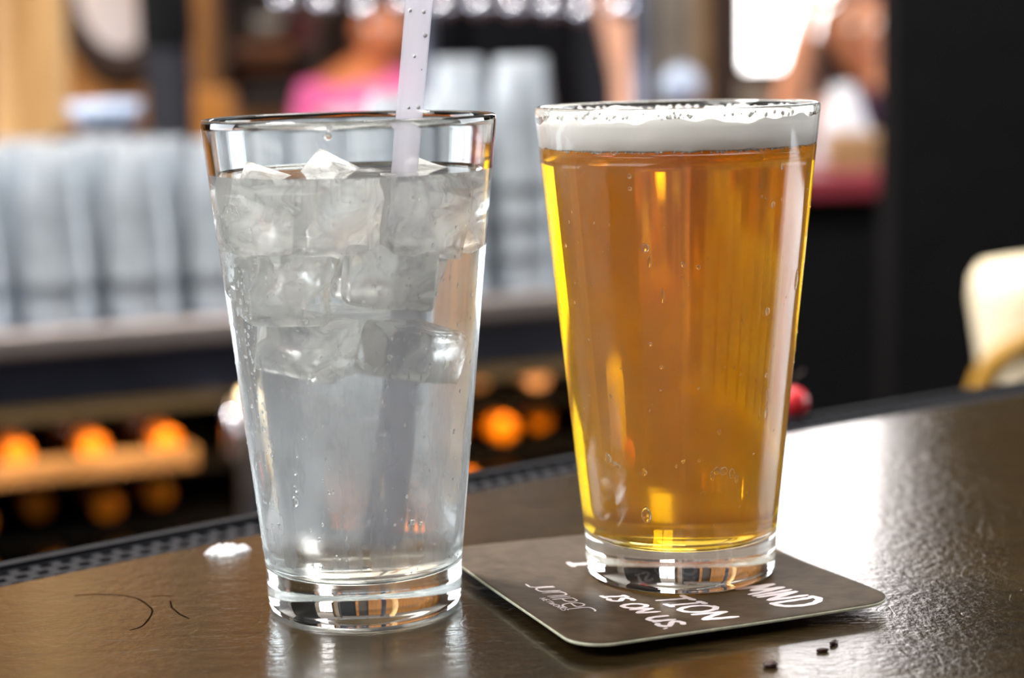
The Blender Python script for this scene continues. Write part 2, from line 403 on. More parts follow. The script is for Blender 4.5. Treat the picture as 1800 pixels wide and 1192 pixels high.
link('drip_rail', bmmesh('drip_rail', strip(-.002, .046, -.05, -.018)), M['steel_dark'], bar)
link('rail_lip', bmmesh('rail_lip', strip(.0425, .047, -.06, -.010)), M['black'], bar)
link('front_panel', bmmesh('front_panel', strip(-.55, -.52, FZ, -.045)), M['wood_dark'], bar)
link('back_panel', bmmesh('back_panel', strip(.01, .04, FZ, -.05)), M['charcoal'], bar)

# rubber service mat in the drip rail: lattice with staggered square wells
mat_root = empty('bar_mat', (0, .7, -.018), 'long dark rubber drip mat with staggered square holes along the far edge of the bar', 'bar mat')
B1 = Vector((0, .7, -.018))
def mat_lattice():
    v, f = [], []; cell = .0078; rows = 4; z = -.0065; zb = -.013
    nt_ = int(1.5/cell)
    for j in range(rows):
        for i in range(nt_):
            t0 = -.4+(i+.5*(j % 2))*cell; o0 = .006+j*cell*.98
            P = lambda a, b, zz: (lambda q: Vector((q[0], q[1], zz))-B1)(edge(t0+a*cell, o0+b*cell))
            k = len(v)
            for (a, b) in ((0, 0), (1, 0), (1, 1), (0, 1)): v.append(P(a, b, z))
            for (a, b) in ((.2, .22), (.78, .22), (.78, .78), (.2, .78)): v.append(P(a, b, z))
            for (a, b) in ((.24, .26), (.74, .26), (.74, .74), (.24, .74)): v.append(P(a, b, zb))
            for s in range(4):
                s2 = (s+1) % 4
                f.append((k+s, k+s2, k+4+s2, k+4+s)); f.append((k+4+s, k+4+s2, k+8+s2, k+8+s))
    return mesh('lattice', v, f)
link('lattice', mat_lattice(), M['rubber'], mat_root)
def mstrip(name, o0, o1, z0, z1, m_):
    bm = strip(o0, o1, z0, z1, -.42, 1.12)
    bmesh.ops.translate(bm, verts=bm.verts, vec=B0-B1)
    return link(name, bmmesh(name, bm), m_, mat_root)
mstrip('mat_base', .004, .039, -.018, -.0135, M['rubber_dark'])
mstrip('mat_border', .0365, .041, -.018, -.0045, M['rubber'])
mstrip('mat_border', .001, .0065, -.018, -.0062, M['rubber'])

# ------------------------------------------------------------------ ribbons (print, scratches)
def ribbon_bm(strokes, width, zf, thick=.00006, taper=True, map_=None):
    """strokes: polylines in local 2-D (metres). A raised, rounded ribbon per stroke."""
    v, f = [], []
    for st in strokes:
        w0 = width
        pl = [Vector((p[0], p[1])) for p in st]
        # resample with smoothing (Catmull-Rom)
        q = []
        if len(pl) == 2: pl = [pl[0], (pl[0]+pl[1])/2, pl[1]]
        for i in range(len(pl)-1):
            p0, p1, p2, p3 = pl[max(i-1, 0)], pl[i], pl[i+1], pl[min(i+2, len(pl)-1)]
            for k in range(5):
                t = k/5
                q.append(p1+(p2-p1)*t if len(pl) <= 4 else .5*((2*p1)+(p2-p0)*t+(2*p0-5*p1+4*p2-p3)*t*t+(3*p1-p0-3*p2+p3)*t**3))
        q.append(pl[-1]); n = len(q); base = len(v)
        for i, p in enumerate(q):
            d = (q[min(i+1, n-1)]-q[max(i-1, 0)])
            if d.length < 1e-9: d = Vector((1, 0))
            d.normalize(); nrm = Vector((-d.y, d.x))
            e = min(i, n-1-i)
            ww = w0*.5*(1 if not taper else (.55 if e == 0 else .85 if e == 1 else 1.0))*(1+.12*math.sin(i*1.7+base))
            for s in (-1, 1):
                c = p+nrm*ww*s
                X = map_(c) if map_ else c
                z = zf(X); v.append((X[0], X[1], z)); v.append((X[0], X[1], z+thick))
        for i in range(n-1):
            a = base+i*4; b = a+4
            f += [(a+1, a+3, b+3, b+1), (a, a+1, b+1, b), (a+3, a+2, b+2, b+3), (a, b, b+2, a+2)]
        f += [(base, base+2, base+3, base+1), (base+(n-1)*4, base+(n-1)*4+1, base+(n-1)*4+3, base+(n-1)*4+2)]
    return v, f
M['scratch'] = pmat('scratch_groove_dirt', srgb(22, 13, 8), 1, var=.2, scale=200, spec=0)
for k, pl in enumerate([[(131, 1047), (180, 1045), (234, 1050), (262, 1066), (267, 1078), (251, 1100), (228, 1108)],
                        [(267, 1049), (287, 1047), (302, 1048)], [(299, 1056), (302, 1068), (316, 1080), (333, 1088)]]):
    st = [[(onz(x, y, 0).x-B0.x, onz(x, y, 0).y-B0.y) for x, y in pl]]
    v, f = ribbon_bm(st, .0006, lambda c: -B0.z, .00003)
    link('scratch', mesh('scratch', v, f), M['scratch'], bar)

# ------------------------------------------------------------------ coaster
GB = Vector((.05253, .58381, 0)); GW = Vector((-.04712, .56094, 0))
TH = math.radians(21.8); cu = Vector((math.cos(TH), math.sin(TH))); cv = Vector((-cu.y, cu.x))
CC = Vector((GB.x-.013*cu.x-.009*cv.x, GB.y-.013*cu.y-.009*cv.y, 0))
HS = .052; HV = .0575; THK = .0014; rc = .011
GC = Vector(((GB.x-CC.x)*cu.x+(GB.y-CC.y)*cu.y, (GB.x-CC.x)*cv.x+(GB.y-CC.y)*cv.y))   # glass centre in coaster frame
def warp(c):              # damp board: corners curl up off the bar
    r = max(0, math.hypot(c[0]-GC.x, c[1]-GC.y)-.031)
    return .0003+.0030*(1-math.exp(-(r/.02)**1.3))
def coaster_mesh():
    out = []
    for (sx, sy, a0) in ((1, 1, 0), (-1, 1, 90), (-1, -1, 180), (1, -1, 270)):
        for k in range(9):
            a = math.radians(a0+90*k/8); out.append((sx*(HS-rc)+rc*math.cos(a), sy*(HV-rc)+rc*math.sin(a)))
    n0 = len(out); dense = []
    for i in range(n0):
        a, b = Vector(out[i]), Vector(out[(i+1) % n0]); L_ = (b-a).length; k = max(1, int(L_/.004))
        for j in range(k): dense.append(a+(b-a)*j/k)
    n = len(dense); rings = [1.0, .985]+[round(.96-.04*k, 3) for k in range(23)]
    v, f, mi = [], [], []
    for top in (1, 0):
        for s in rings:
            for p in dense:
                c = p*s; edge_r = .00025 if s == 1.0 else 0
                v.append((c.x, c.y, warp(c)+(THK-edge_r if top else edge_r)))
        v.append((0, 0, warp((0, 0))+(THK if top else 0)))
    half = len(rings)*n+1
    for top in (0, 1):
        o = 0 if top else half
        for r_ in range(len(rings)-1):
            for k in range(n):
                k2 = (k+1) % n; q = (o+r_*n+k, o+r_*n+k2, o+(r_+1)*n+k2, o+(r_+1)*n+k)
                f.append(q if top else q[::-1]); mi.append(0 if (r_ > 0 and top) or not top else 0)
        for k in range(n):
            q = (o+(len(rings)-1)*n+k, o+(len(rings)-1)*n+(k+1) % n, o+half-1); f.append(q if top else q[::-1]); mi.append(0)
    for k in range(n):
        k2 = (k+1) % n; f.append((k2, k, half+k, half+k2)); mi.append(1)
    me = mesh('coaster_board', v, f, True); me.polygons.foreach_set('material_index', mi)
    me.materials.append(M['coaster']); me.materials.append(M['board'])
    return me
coaster = empty('coaster', CC, 'square dark brown cardboard coaster with white handwritten print under the beer', 'coaster', rotz=TH)
link('board', coaster_mesh(), None, coaster)
ztop = lambda c: warp(c)+THK+.00004
# stroke letters on a unit-high grid (x right, y up)
LET = {
 'I': (.55, [[(.05, .0), (.5, .03)], [(.27, .02), (.3, .97)], [(.08, .98), (.52, 1.0)]]),
 'i': (.28, [[(.12, 0), (.17, 1.0)]]),
 'S': (.6, [[(.55, .86), (.4, 1.0), (.15, .93), (.08, .72), (.3, .52), (.5, .32), (.42, .08), (.2, 0), (.03, .12)]]),
 'O': (.78, [[(.4, 1.0), (.12, .82), (.05, .42), (.25, .03), (.55, .08), (.72, .45), (.62, .85), (.4, 1.0), (.25, .95)]]),
 'N': (.85, [[(.08, 0), (.18, 1.0)], [(.18, 1.0), (.36, .5), (.6, .03)], [(.6, .03), (.68, .5), (.75, 1.02)]]),
 'U': (.8, [[(.1, 1.0), (.07, .4), (.2, .04), (.45, .08), (.6, .4)], [(.66, 1.0), (.6, .4), (.64, .0)]]),
 'T': (.75, [[(.02, .95), (.7, 1.0)], [(.38, .97), (.35, 0)]]),
 'D': (.85, [[(.12, 0), (.2, 1.0)], [(.02, .98), (.4, 1.04), (.7, .8), (.76, .45), (.58, .1), (.25, -.02), (.05, .03)]]),
 'M': (.95, [[(.05, 0), (.15, 1.0)], [(.15, 1.0), (.42, .25)], [(.42, .25), (.72, 1.0)], [(.72, 1.0), (.82, 0)]]),
 '.': (.25, [[(.08, .02), (.16, .06)]]), ' ': (.45, []),
 # thin rounded logotype
 'j': (.45, [[(.42, 1.0), (.42, .1), (.3, -.12), (-.12, -.12)]]),
 'u': (.72, [[(.08, 1.0), (.08, .25), (.2, .02), (.5, .02), (.62, .2)], [(.62, 1.0), (.62, .02)]]),
 'n': (.72, [[(.1, 0), (.1, 1.0)], [(.1, .8), (.22, .98), (.5, .98), (.62, .75), (.62, 0)]]),
 'l': (.26, [[(.12, 0), (.12, 1.0)]]),
 'p': (.72, [[(.1, 0), (.1, 1.0)], [(.1, .98), (.5, .98), (.62, .74), (.5, .48), (.1, .46)]]),
 'e': (.74, [[(.1, .52), (.62, .52), (.58, .86), (.38, 1.0), (.16, .86), (.08, .5), (.18, .12), (.4, .0), (.66, .05)]]),
 'r': (.6, [[(.1, 0), (.1, .8), (.25, 1.02), (.62, 1.02), (.75, .92)]]),
 'E': (.7, [[(.6, 1), (.1, 1), (.1, 0), (.6, 0)], [(.1, .5), (.5, .5)]]), 'W': (1.0, [[(.05, 1), (.25, 0), (.48, .8), (.7, 0), (.92, 1)]]),
 'R': (.7, [[(.1, 0), (.1, 1), (.5, .95), (.55, .6), (.1, .5)], [(.3, .5), (.6, 0)]]), 'K': (.7, [[(.1, 0), (.1, 1)], [(.6, 1), (.12, .48), (.6, 0)]]),
}
def write(text, x0, base, height, width_mm, x_end=None, tilt=0, xs=1.0, shear=0):
    """text runs along -v of the coaster, its up direction is +u"""
    tot = sum(LET[c][0] for c in text)
    k = (x_end-x0)/tot if x_end is not None else height*xs
    x = x0; S_ = []
    for c in text:
        wdt, st = LET[c]
        for s in st: S_.append([((x+p[0]*k+shear*p[1]*height)/1000, (base+p[1]*height+tilt*(x-x0))/1000) for p in s])
        x += wdt*k
    # text frame (tx, ty) -> coaster (u,v) ; shift from measuring origin (glass-relative) to board centre
    def mp_(c): return (c[1]+.013, -c[0]+.009)
    v, f = ribbon_bm(S_, width_mm/1000, ztop, .00005, True, mp_)
    return mesh('print', v, f)
def inkobj(me, label=None):
    o = link('print', me, M['ink'], coaster)
    if label: o['label'] = label
inkobj(write('junlper', 1.5, -53.2, 6.8, .62, 35.5), 'thin white rounded lettering reading JUNIPER')
inkobj(write('NETWORKS', 17, -56.4, 1.9, .26, 32.5, tilt=.08), 'tiny white lettering reading NETWORKS')
inkobj(write('IS ON US.', 18.4, -36.8, 7.4, 1.7, 62.5, tilt=.01), 'white brush lettering reading IS ON US')
inkobj(write('I', -22, -30.0, 10, 2.0, None, xs=1.0))
inkobj(write('TION', 25.5, -23.6, 11.2, 2.0, 61, tilt=.03), 'white brush lettering ending in TION')
inkobj(write('MiND', 27, 4.8, 13.4, 2.4, 59.2, tilt=.0, shear=-.02), 'white brush lettering ending in IND')

# ------------------------------------------------------------------ pint glasses in front
def profile(rt, rb, h, hb=.0125, wall_=.0023):
    ro = lambda z: rb+.0004+(rt-rb-.0004)*max(0, (z-.013))/(h-.013) if z > .013 else rb+.0004*z/.013
    ri = lambda z: ro(z)-wall_
    P = [(0, .0016), (.012, .0014), (.021, .0006), (.0245, .0001), (.0268, 0), (rb-.0016, .0002), (rb-.0006, .0008), (rb-.0001, .0018), (rb, .003)]
    P += [(ro(z), z) for z in (.006, .010, .0128, .0132, .0138)]
    n_in0 = None
    zs = np.linspace(.016, h-.003, 24); P += [(ro(z), z) for z in zs]
    # rounded rim
    for a in (20, 55, 90, 125, 160):
        c = (ro(h-.0012)-wall_/2, h-.0012); a_ = math.radians(a)
        P.append((c[0]+wall_/2*math.cos(a_), c[1]+.0012*math.sin(a_)))
    k_rim = len(P)
    P += [(ri(z), z) for z in np.linspace(h-.003, hb+.006, 24)]
    rr = ri(hb)
    P += [(rr-.0003, hb+.0035), (rr-.0016, hb+.0014), (rr-.0045, hb+.0004), (rr-.010, hb), (.008, hb-.0004), (0, hb-.0005)]
    return P, k_rim, ri
def liquid_profile(ri, hb, zt, eps=.00006, meniscus=.0008):
    P = [(0, hb-.0005-eps), (.008, hb-.0004-eps), (ri(hb)-.010, hb-eps), (ri(hb)-.0045+eps, hb+.0004-eps), (ri(hb)-.0016+eps, hb+.0014-eps), (ri(hb)-.0003+eps, hb+.0035)]
    P += [(ri(z)+eps, z) for z in np.linspace(hb+.006, zt+meniscus, 20)]
    P += [(ri(zt)-.0006, zt+meniscus*.45), (ri(zt)-.0016, zt+meniscus*.1), (ri(zt)-.004, zt), (ri(zt)*.5, zt), (0, zt)]
    return P
HB = .0125
def make_pint(name, loc, rt, rb, h, fog, label):
    root = empty(name, loc, label, 'glass')
    P, kr, ri = profile(rt, rb, h)
    me = lathe_mesh('glass_body', P, 128, True, lambda i: 1 if 13 <= i < kr-6 else 0)
    me.materials.append(M['glass']); me.materials.append(fog)
    link('glass_body', me, None, root)
    return root, ri, P
fogW = fogmat('misted_glass_water', True, .25, .92, .36, .07, .22, .013, .1325, (.86, .92, 1.0), upper=.55,
              streaks=[(-.0245, -.085, .0022, .030, .100, .95), (-.0165, 0, .0012, .016, .024, .9), (.0185, .05, .0014, .022, .055, .8), (-.008, .02, .003, .03, .06, .5), (.012, .05, .004, .028, .048, .6), (.004, 0, .0012, .014, .024, .9)])
fogB = fogmat('misted_glass_beer', False, .08, .36, .72, .0, .16, .013, .132, (.97, .95, .90))
waterG, riW, PW = make_pint('pint_glass', GW, .04406, .02975, .14971, fogW, 'misted pint glass of iced water with a straw, standing directly on the bar')
ZB = .0003+THK+.0001
GBz = Vector((GB.x, GB.y, ZB))
beerG, riB, PB = make_pint('pint_glass', GBz, .04425, .03018, .14841-ZB+.002, fogB, 'straight pint glass of amber beer with white foam, standing on the coaster')

# water
ZW = .1330
M['water'] = glassmat('water', 1.33, 0, (.985, .995, .99))
wme = lathe_mesh('water', liquid_profile(riW, HB, ZW), 128)
wo = tag(link('water', wme, M['water'], None, GW), 'clear iced water filling the left pint glass', 'water')
# beer
ZBE = .1362
m_, nt, out = newmat('amber_beer')
g = nt.nodes.new('ShaderNodeBsdfGlass'); g.inputs['IOR'].default_value = 1.34; g.inputs['Roughness'].default_value = .03; nt.links.new(g.outputs[0], out.inputs[0])
va = nt.nodes.new('ShaderNodeVolumeAbsorption'); va.inputs[0].default_value = (.9995, .868, .0, 1); va.inputs[1].default_value = 120
vs_ = nt.nodes.new('ShaderNodeVolumeScatter'); vs_.inputs['Color'].default_value = (1, .64, .0, 1); vs_.inputs['Density'].default_value = 11; vs_.inputs['Anisotropy'].default_value = .3
ad = nt.nodes.new('ShaderNodeAddShader'); nt.links.new(va.outputs[0], ad.inputs[0]); nt.links.new(vs_.outputs[0], ad.inputs[1])
nt.links.new(ad.outputs[0], out.inputs['Volume']); M['beer'] = m_
beer = tag(link('beer', lathe_mesh('beer', liquid_profile(riB, HB, ZBE, meniscus=.0002), 128), M['beer'], None, GBz), 'clear amber beer with a white foam head in the right pint glass', 'beer')
# foam head with lacy top edge
M['foam'] = pmat('beer_foam', (.96, .95, .92), .7, var=.01, scale=120, bump=.2, sss=.0)
def foam_mesh():
    n = 160; v, f = [], []
    def top(a):
        s = .1460+.0005*math.sin(3*a+1)+.0005*math.sin(7*a+.5)+.0004*math.sin(17*a)+.0003*math.sin(31*a+2)
        return s
    cols = []
    for k in range(n):
        a = 2*PI*k/n; tp = top(a)-.0012*max(0, math.cos(a+2.2))
        colz = [(.0, ZBE-.0003), (riB(ZBE)*.5, ZBE-.0003-.0002*math.sin(9*a)), (riB(ZBE)-.0008, ZBE-.0005+.0003*math.sin(23*a)*math.sin(5*a)), (riB(ZBE)+.00007, ZBE+.0003+.0003*math.sin(29*a)*math.sin(7*a)),
                (riB(.140)+.00007, .140), (riB(.143)+.00007, .143), (riB(tp-.0004)+.00006, tp-.0004), (riB(tp)-.0006, tp),
                (riB(tp)-.003, tp-.0006), (riB(tp)-.008, .1450+.0004*math.sin(5*a)), (riB(tp)*.5, .1448+.0003*math.sin(4*a)), (riB(tp)*.2, .1450)]
        cols.append([(r*math.cos(a), r*math.sin(a), z) for r, z in colz])
    m1 = len(cols[0])-1
    v.append(cols[0][0])
    for c in cols: v += c[1:]
    v.append((0, 0, .1450))
    for k in range(n):
        a = 1+k*m1; b = 1+((k+1) % n)*m1
        f.append((0, b, a))
        for j in range(m1-1): f.append((a+j, b+j, b+j+1, a+j+1))
        f.append((a+m1-1, b+m1-1, len(v)-1))
    return mesh('foam', v, f, True)
link('foam', foam_mesh(), M['foam'], beer)
# foam bubbles clinging to the glass at both edges of the head
def blobs(name, items, mat, parent, sub=1, kind=None, label=None):
    bm = bmesh.new()
    for (p, r, sc) in items:
        q = bmesh.ops.create_icosphere(bm, subdivisions=sub, radius=r)
        for v_ in q['verts']: v_.co = Vector((v_.co.x*sc[0], v_.co.y*sc[1], v_.co.z*sc[2]))+Vector(p)
    o = link(name, bmmesh(name, bm, True), mat, parent)
    if kind: o['kind'] = kind
    if label: o['label'] = label
    return o
items = []
for k in range(230):
    a = random.uniform(0, 2*PI); z = .1462+random.uniform(-.001, .0010)*random.random(); r = random.uniform(.0003, .0009)
    items.append(((riB(z)-.0004)*math.cos(a) and ((riB(z)-r*.6)*math.cos(a), (riB(z)-r*.6)*math.sin(a), z), r, (1, 1, 1)))
for k in range(260):
    a = random.uniform(0, 2*PI); z = ZBE-random.uniform(0, .0006); r = random.uniform(.0002, .00045)
    items.append((((riB(z)-r*.9)*math.cos(a), (riB(z)-r*.9)*math.sin(a), z), r, (1, 1, 1)))
blobs('foam_bubbles', items, M['foam'], beer, 1, 'stuff')

# where the ray of a pixel meets the near side of a glass
def on_glass(px, py, G, P, rad):
    z = .07
    for _ in range(12):
        c = proj(G+Vector((0, 0, z))); r = rad(z)
        e = proj(G+Vector((r, 0, z)))[0]-c[0]
        s = max(-.98, min(.98, (px-c[0])/e)); a = math.asin(s)
        X = Vector((r*math.sin(a), -r*math.cos(a), z)); pr = proj(G+X)
        z -= (py-pr[1])/FPX*pr[2]*.98
        z = max(.002, min(.148, z))
    return X, a
rW = lambda z: riW(z)+.0023
rB = lambda z: riB(z)+.0023
M['drop'] = glassmat('water_drops', 1.33)
def drops(G, P, rad, spots, nrand, zr, root, seed, smin=.00015, smax=.00045, ang=None):
    q = random.Random(seed); bm = bmesh.new()
    def one(a, z, r, el=1.0):
        # flattened dome on the wall, drawn out downwards
        R3 = Matrix.Rotation(a, 3, 'Z')
        s = bmesh.ops.create_icosphere(bm, subdivisions=1 if r < .0005 else 2, radius=1)
        for v_ in s['verts']:
            p = v_.co.copy(); tz = p.z*el
            wdt = 1-(.35*max(0, p.z) if el > 1.2 else 0)
            p = Vector((p.x*r*wdt, p.y*r*.42, tz*r))
            v_.co = R3 @ (p+Vector((0, -rad(z+p.z)-.00002, z)))
    for (px, py, r, el) in spots:
        X, a = on_glass(px, py, G, P, rad); one(a, X.z, r*1.3, el)
    for k in range(nrand):
        a = q.uniform(-1.5, 1.5) if ang is None else q.gauss(*ang[k % len(ang)][:2])
        z = q.uniform(*zr); one(a, z, q.uniform(smin, smax)*(1.6 if q.random() < .06 else 1), q.uniform(.9, 1.5))
    o = link('condensation', bmmesh('condensation', bm, True), M['drop'], root); o['kind'] = 'stuff'; return o
drops(GBz, PB, rB, [(1252, 828, .0010, 1.0), (1240, 828, .0008, 1.2), (1266, 832, .0008, 1.6), (1233, 836, .0006, 2.2), (1275, 842, .0006, 1.8), (1124, 905, .0013, 1.6), (1062, 806, .0010, 1.2), (1072, 815, .0008, .8), (1078, 820, .0006, 1), (1328, 722, .0007, 3.0), (1329, 690, .0004, 2), (1384, 492, .0008, 3.2), (1326, 548, .0008, 1.4), (1333, 360, .0006, 1.3), (1349, 292, .0006, 1.4), (1118, 436, .0010, 1.1), (1125, 460, .0005, 3), (1147, 520, .0005, 3.5), (1180, 465, .0007, 1), (1205, 470, .0006, 1), (1120, 830, .0007, 1.4), (1210, 810, .0004, 1), (1183, 812, .0004, 1), (1326, 660, .0004, 1.5), (1128, 605, .0005, 1), (1092, 310, .0006, 1), (1093, 332, .0005, 1)]
      , 130, (.02, .13), beerG, 3)
wsp = [(537, 830, .0006, 1.6), (538, 860, .0007, 1.4), (537, 882, .0009, 1.7), (541, 800, .0005, 1.5), (686, 762, .0008, 1.2), (688, 792, .0006, 1.3), (746, 710, .0007, 1.0), (762, 645, .0006, 1.0), (765, 712, .0005, 1.0), (697, 629, .0007, 1), (732, 918, .0009, .9), (773, 936, .0005, 1), (788, 936, .0005, 1), (507, 926, .0005, 2), (509, 905, .0004, 2), (560, 565, .0008, .9), (600, 240, .0010, .8), (603, 226, .0006, 1.4)]
for k in range(26): wsp.append((440+k*2.6+random.uniform(-5, 5), 500+k*15, random.uniform(.0003, .0006), 1.3))
drops(GW, PW, rW, wsp, 620, (.016, .128), waterG, 4, .00018, .00055, ang=[(-.95, .16), (-1.2, .1), (0, .8), (.35, .5)])

# ice: cubes crowded in the top half of the water
def icemat():
    m, nt, out = newmat('cloudy_ice'); L = nt.links
    g = nt.nodes.new('ShaderNodeBsdfGlass'); g.inputs['IOR'].default_value = 1.12; g.inputs['Roughness'].default_value = .04
    t = nt.nodes.new('ShaderNodeBsdfTranslucent'); t.inputs[0].default_value = (.97, .97, .95, 1)
    tc = nt.nodes.new('ShaderNodeTexCoord'); no = N(nt, 'ShaderNodeTexNoise'); no.inputs['Scale'].default_value = 75; no.inputs['Detail'].default_value = 5; no.inputs['Distortion'].default_value = .8
    L.new(tc.outputs['Object'], no.inputs['Vector'])
    f_ = ramp(nt, no.outputs['Fac'], [(.40, (.08,)*3), (.60, (.58,)*3)])
    mx = nt.nodes.new('ShaderNodeMixShader'); L.new(f_, mx.inputs[0]); L.new(g.outputs[0], mx.inputs[1]); L.new(t.outputs[0], mx.inputs[2])
    bp = nt.nodes.new('ShaderNodeBump'); bp.inputs['Strength'].default_value = .5; bp.inputs['Distance'].default_value = .003; L.new(no.outputs['Fac'], bp.inputs['Height']); L.new(bp.outputs[0], g.inputs['Normal'])
    L.new(mx.outputs[0], out.inputs[0]); return m
M['ice'] = icemat()
def ice_mesh(seed, s):
    q = random.Random(seed); bm = bmesh.new(); bmesh.ops.create_cube(bm, size=1)
    for v_ in bm.verts: v_.co = Vector((v_.co.x*s[0]*q.uniform(.82, 1.1), v_.co.y*s[1]*q.uniform(.82, 1.1), v_.co.z*s[2]*q.uniform(.85, 1.1)))
    bmesh.ops.bevel(bm, geom=list(bm.edges), offset=min(s)*.10, segments=2, affect='EDGES', profile=.6)
    bmesh.ops.triangulate(bm, faces=bm.faces); bmesh.ops.subdivide_edges(bm, edges=bm.edges, cuts=2, use_grid_fill=True)
    for v_ in bm.verts:
        n_ = math.sin(v_.co.x*420+seed)*math.sin(v_.co.y*380+seed*2)*math.sin(v_.co.z*400+1)
        v_.co *= 1+.03*n_
    return bmmesh('ice_cube', bm, True)
ice = [(-.022, -.012, .1225, (.024, .020, .020), .3, .62), (-.002, -.017, .1215, (.022, .020, .020), -.2, .1), (.020, -.014, .1215, (.024, .020, .020), .5, .25),
       (-.004, .013, .1225, (.024, .024, .020), .9, .4), (.022, .012, .1225, (.022, .022, .018), -.4, .3), (-.024, .012, .122, (.018, .020, .020), .1, .1),
       (-.017, -.013, .1030, (.026, .022, .020), -.1, -.1), (.010, -.016, .1020, (.028, .020, .020), .15, .12), (.006, .012, .1040, (.028, .024, .020), .7, .1), (-.018, .012, .1010, (.020, .020, .022), .4, .3),
       (-.012, -.009, .0845, (.026, .022, .016), .05, .05), (.014, -.006, .0830, (.022, .022, .018), .5, .25), (0, .015, .0850, (.024, .018, .018), .3, .1)]
names = ['poking out at the left of the surface', 'at the middle of the surface, front', 'at the right of the surface, front', 'at the surface behind the middle, beside the straw', 'with a peak above the surface behind the straw', 'at the back left of the surface',
         'at the left in the second layer', 'at the right in the second layer', 'at the back of the second layer', 'at the back left of the second layer', 'at the lower left edge of the ice', 'at the lower right of the ice', 'at the lowest back of the ice']
iq = random.Random(21)
for k, (x, y, z, s, rz, rx) in enumerate(ice):
    if k > 5: z += iq.uniform(-.003, .004); rz += iq.uniform(-.5, .5); rx += iq.uniform(-.35, .35); s = tuple(q_*iq.uniform(.8, 1.05) for q_ in s)
    elif k > 2: rx += .2
    o = link('ice_cube', ice_mesh(11+k, s), M['ice'], None, GW+Vector((x, y, z)))
    o.rotation_euler = (rx, rx*.6, rz); tag(o, 'cloudy ice cube '+names[k], 'ice', 'ice cubes in the water glass')

# straw: leans in the water glass
m_, nt, out = newmat('translucent_straw'); L = nt.links
t = nt.nodes.new('ShaderNodeBsdfTranslucent'); t.inputs[0].default_value = (.68, .67, .72, 1)
d = nt.nodes.new('ShaderNodeBsdfPrincipled'); d.inputs['Base Color'].default_value = (.42, .41, .46, 1); d.inputs['Roughness'].default_value = .25
tr = nt.nodes.new('ShaderNodeBsdfTransparent'); tr.inputs[0].default_value = (.95, .95, .96, 1)
a_ = nt.nodes.new('ShaderNodeMixShader'); a_.inputs[0].default_value = .2; L.new(t.outputs[0], a_.inputs[1]); L.new(d.outputs[0], a_.inputs[2])
b_ = nt.nodes.new('ShaderNodeMixShader'); b_.inputs[0].default_value = .36; L.new(tr.outputs[0], b_.inputs[1]); L.new(a_.outputs[0], b_.inputs[2])
L.new(b_.outputs[0], out.inputs[0]); M['straw'] = m_
s1 = at(737, 0, .545); s0 = at(712, 290, .560)
dirn = (s1-s0).normalized()
lo = s0-dirn*((s0.z-HB-.005)/dirn.z); 
# keep the foot inside the glass
hi = s0+dirn*.115
straw = empty('straw', lo, 'translucent white drinking straw leaning out of the iced water', 'straw')
def straw_mesh():
    v1, f1 = tube([(hi-lo)*k/24 for k in range(25)], .0040, 28, False)
    v2, f2 = tube([(hi-lo)*k/24 for k in range(25)], .0036, 28, False)
    n = len(v1); f = f1+[tuple(n+i for i in q)[::-1] for q in f2]
    for k in range(28):
        k2 = (k+1) % 28; f.append((k2, k, n+k, n+k2)); e = 24*28; f.append((e+k, e+k2, n+e+k2, n+e+k))
    return mesh('straw_tube', v1+v2, f, True)
link('tube', straw_mesh(), M['straw'], straw)
ax = dirn.cross(Vector((0, -1, 0))).normalized(); fr = ax.cross(dirn).normalized()
if fr.y > 0: fr = -fr
items = []
for (px, py, sx, r) in ((748, 14, .0022, .0007), (724, 12, -.002, .0006), (749, 57, .0028, .0008), (730, 95, 0, .0005), (735, 190, .0026, .0007), (718, 190, -.002, .0005), (742, 120, .0022, .0003)):
    P_ = at(px, py, .55); k = (P_-lo).dot(dirn)
    c = dirn*k+ax*0
    off = (P_-lo)-dirn*k; off = off-fr*off.dot(fr)
    if off.length > .0034: off = off.normalized()*.0034
    c = dirn*k+off+fr*math.sqrt(max(0, .0040**2-off.length**2)); items.append((c, r, (1, 1, 1)))
blobs('water_bead', items, M['paper'], straw, 2)

# ------------------------------------------------------------------ small things on the bar
def scrap_mesh():
    q = random.Random(3); bm = bmesh.new(); bmesh.ops.create_icosphere(bm, subdivisions=4, radius=1)
    for v_ in bm.verts:
        a = math.atan2(v_.co.y, v_.co.x); k = 1+.14*math.sin(3*a+1)+.09*math.sin(7*a)+.05*math.sin(13*a+2)
        h_ = .0022*max(0, v_.co.z)*(1+.5*math.sin(v_.co.x*9+1)*math.sin(v_.co.y*7)+.25*math.sin(v_.co.x*23)*math.cos(v_.co.y*19))
        v_.co = Vector((v_.co.x*k*.0072, v_.co.y*k*.0052, h_ if v_.co.z > 0 else 0))
    return bmmesh('paper_scrap', bm, False)
P_ = onz(399, 972, 0); tag(link('paper_scrap', scrap_mesh(), M['paper'], None, P_, .35), 'small crumpled scrap of white paper on the bar left of the water glass', 'scrap')
for (px, py, sc, rot, lab) in ((1466, 1130, (.0019, .0009, .0007), .9, 'tiny dark seed crumb, the upper right of the pair near the coaster'), (1446, 1143, (.0018, .0008, .0006), .2, 'tiny dark seed crumb, the lower left of the pair near the coaster'), (1355, 1168, (.0022, .0015, .0009), .1, 'small brown crumb at the bottom edge of the picture below the coaster')):
    tag(link('crumb', ico('crumb', 1, 3, sc, .45, int(px)), M['seed'], None, onz(px, py, sc[2]*.8), rot), lab, 'crumb')
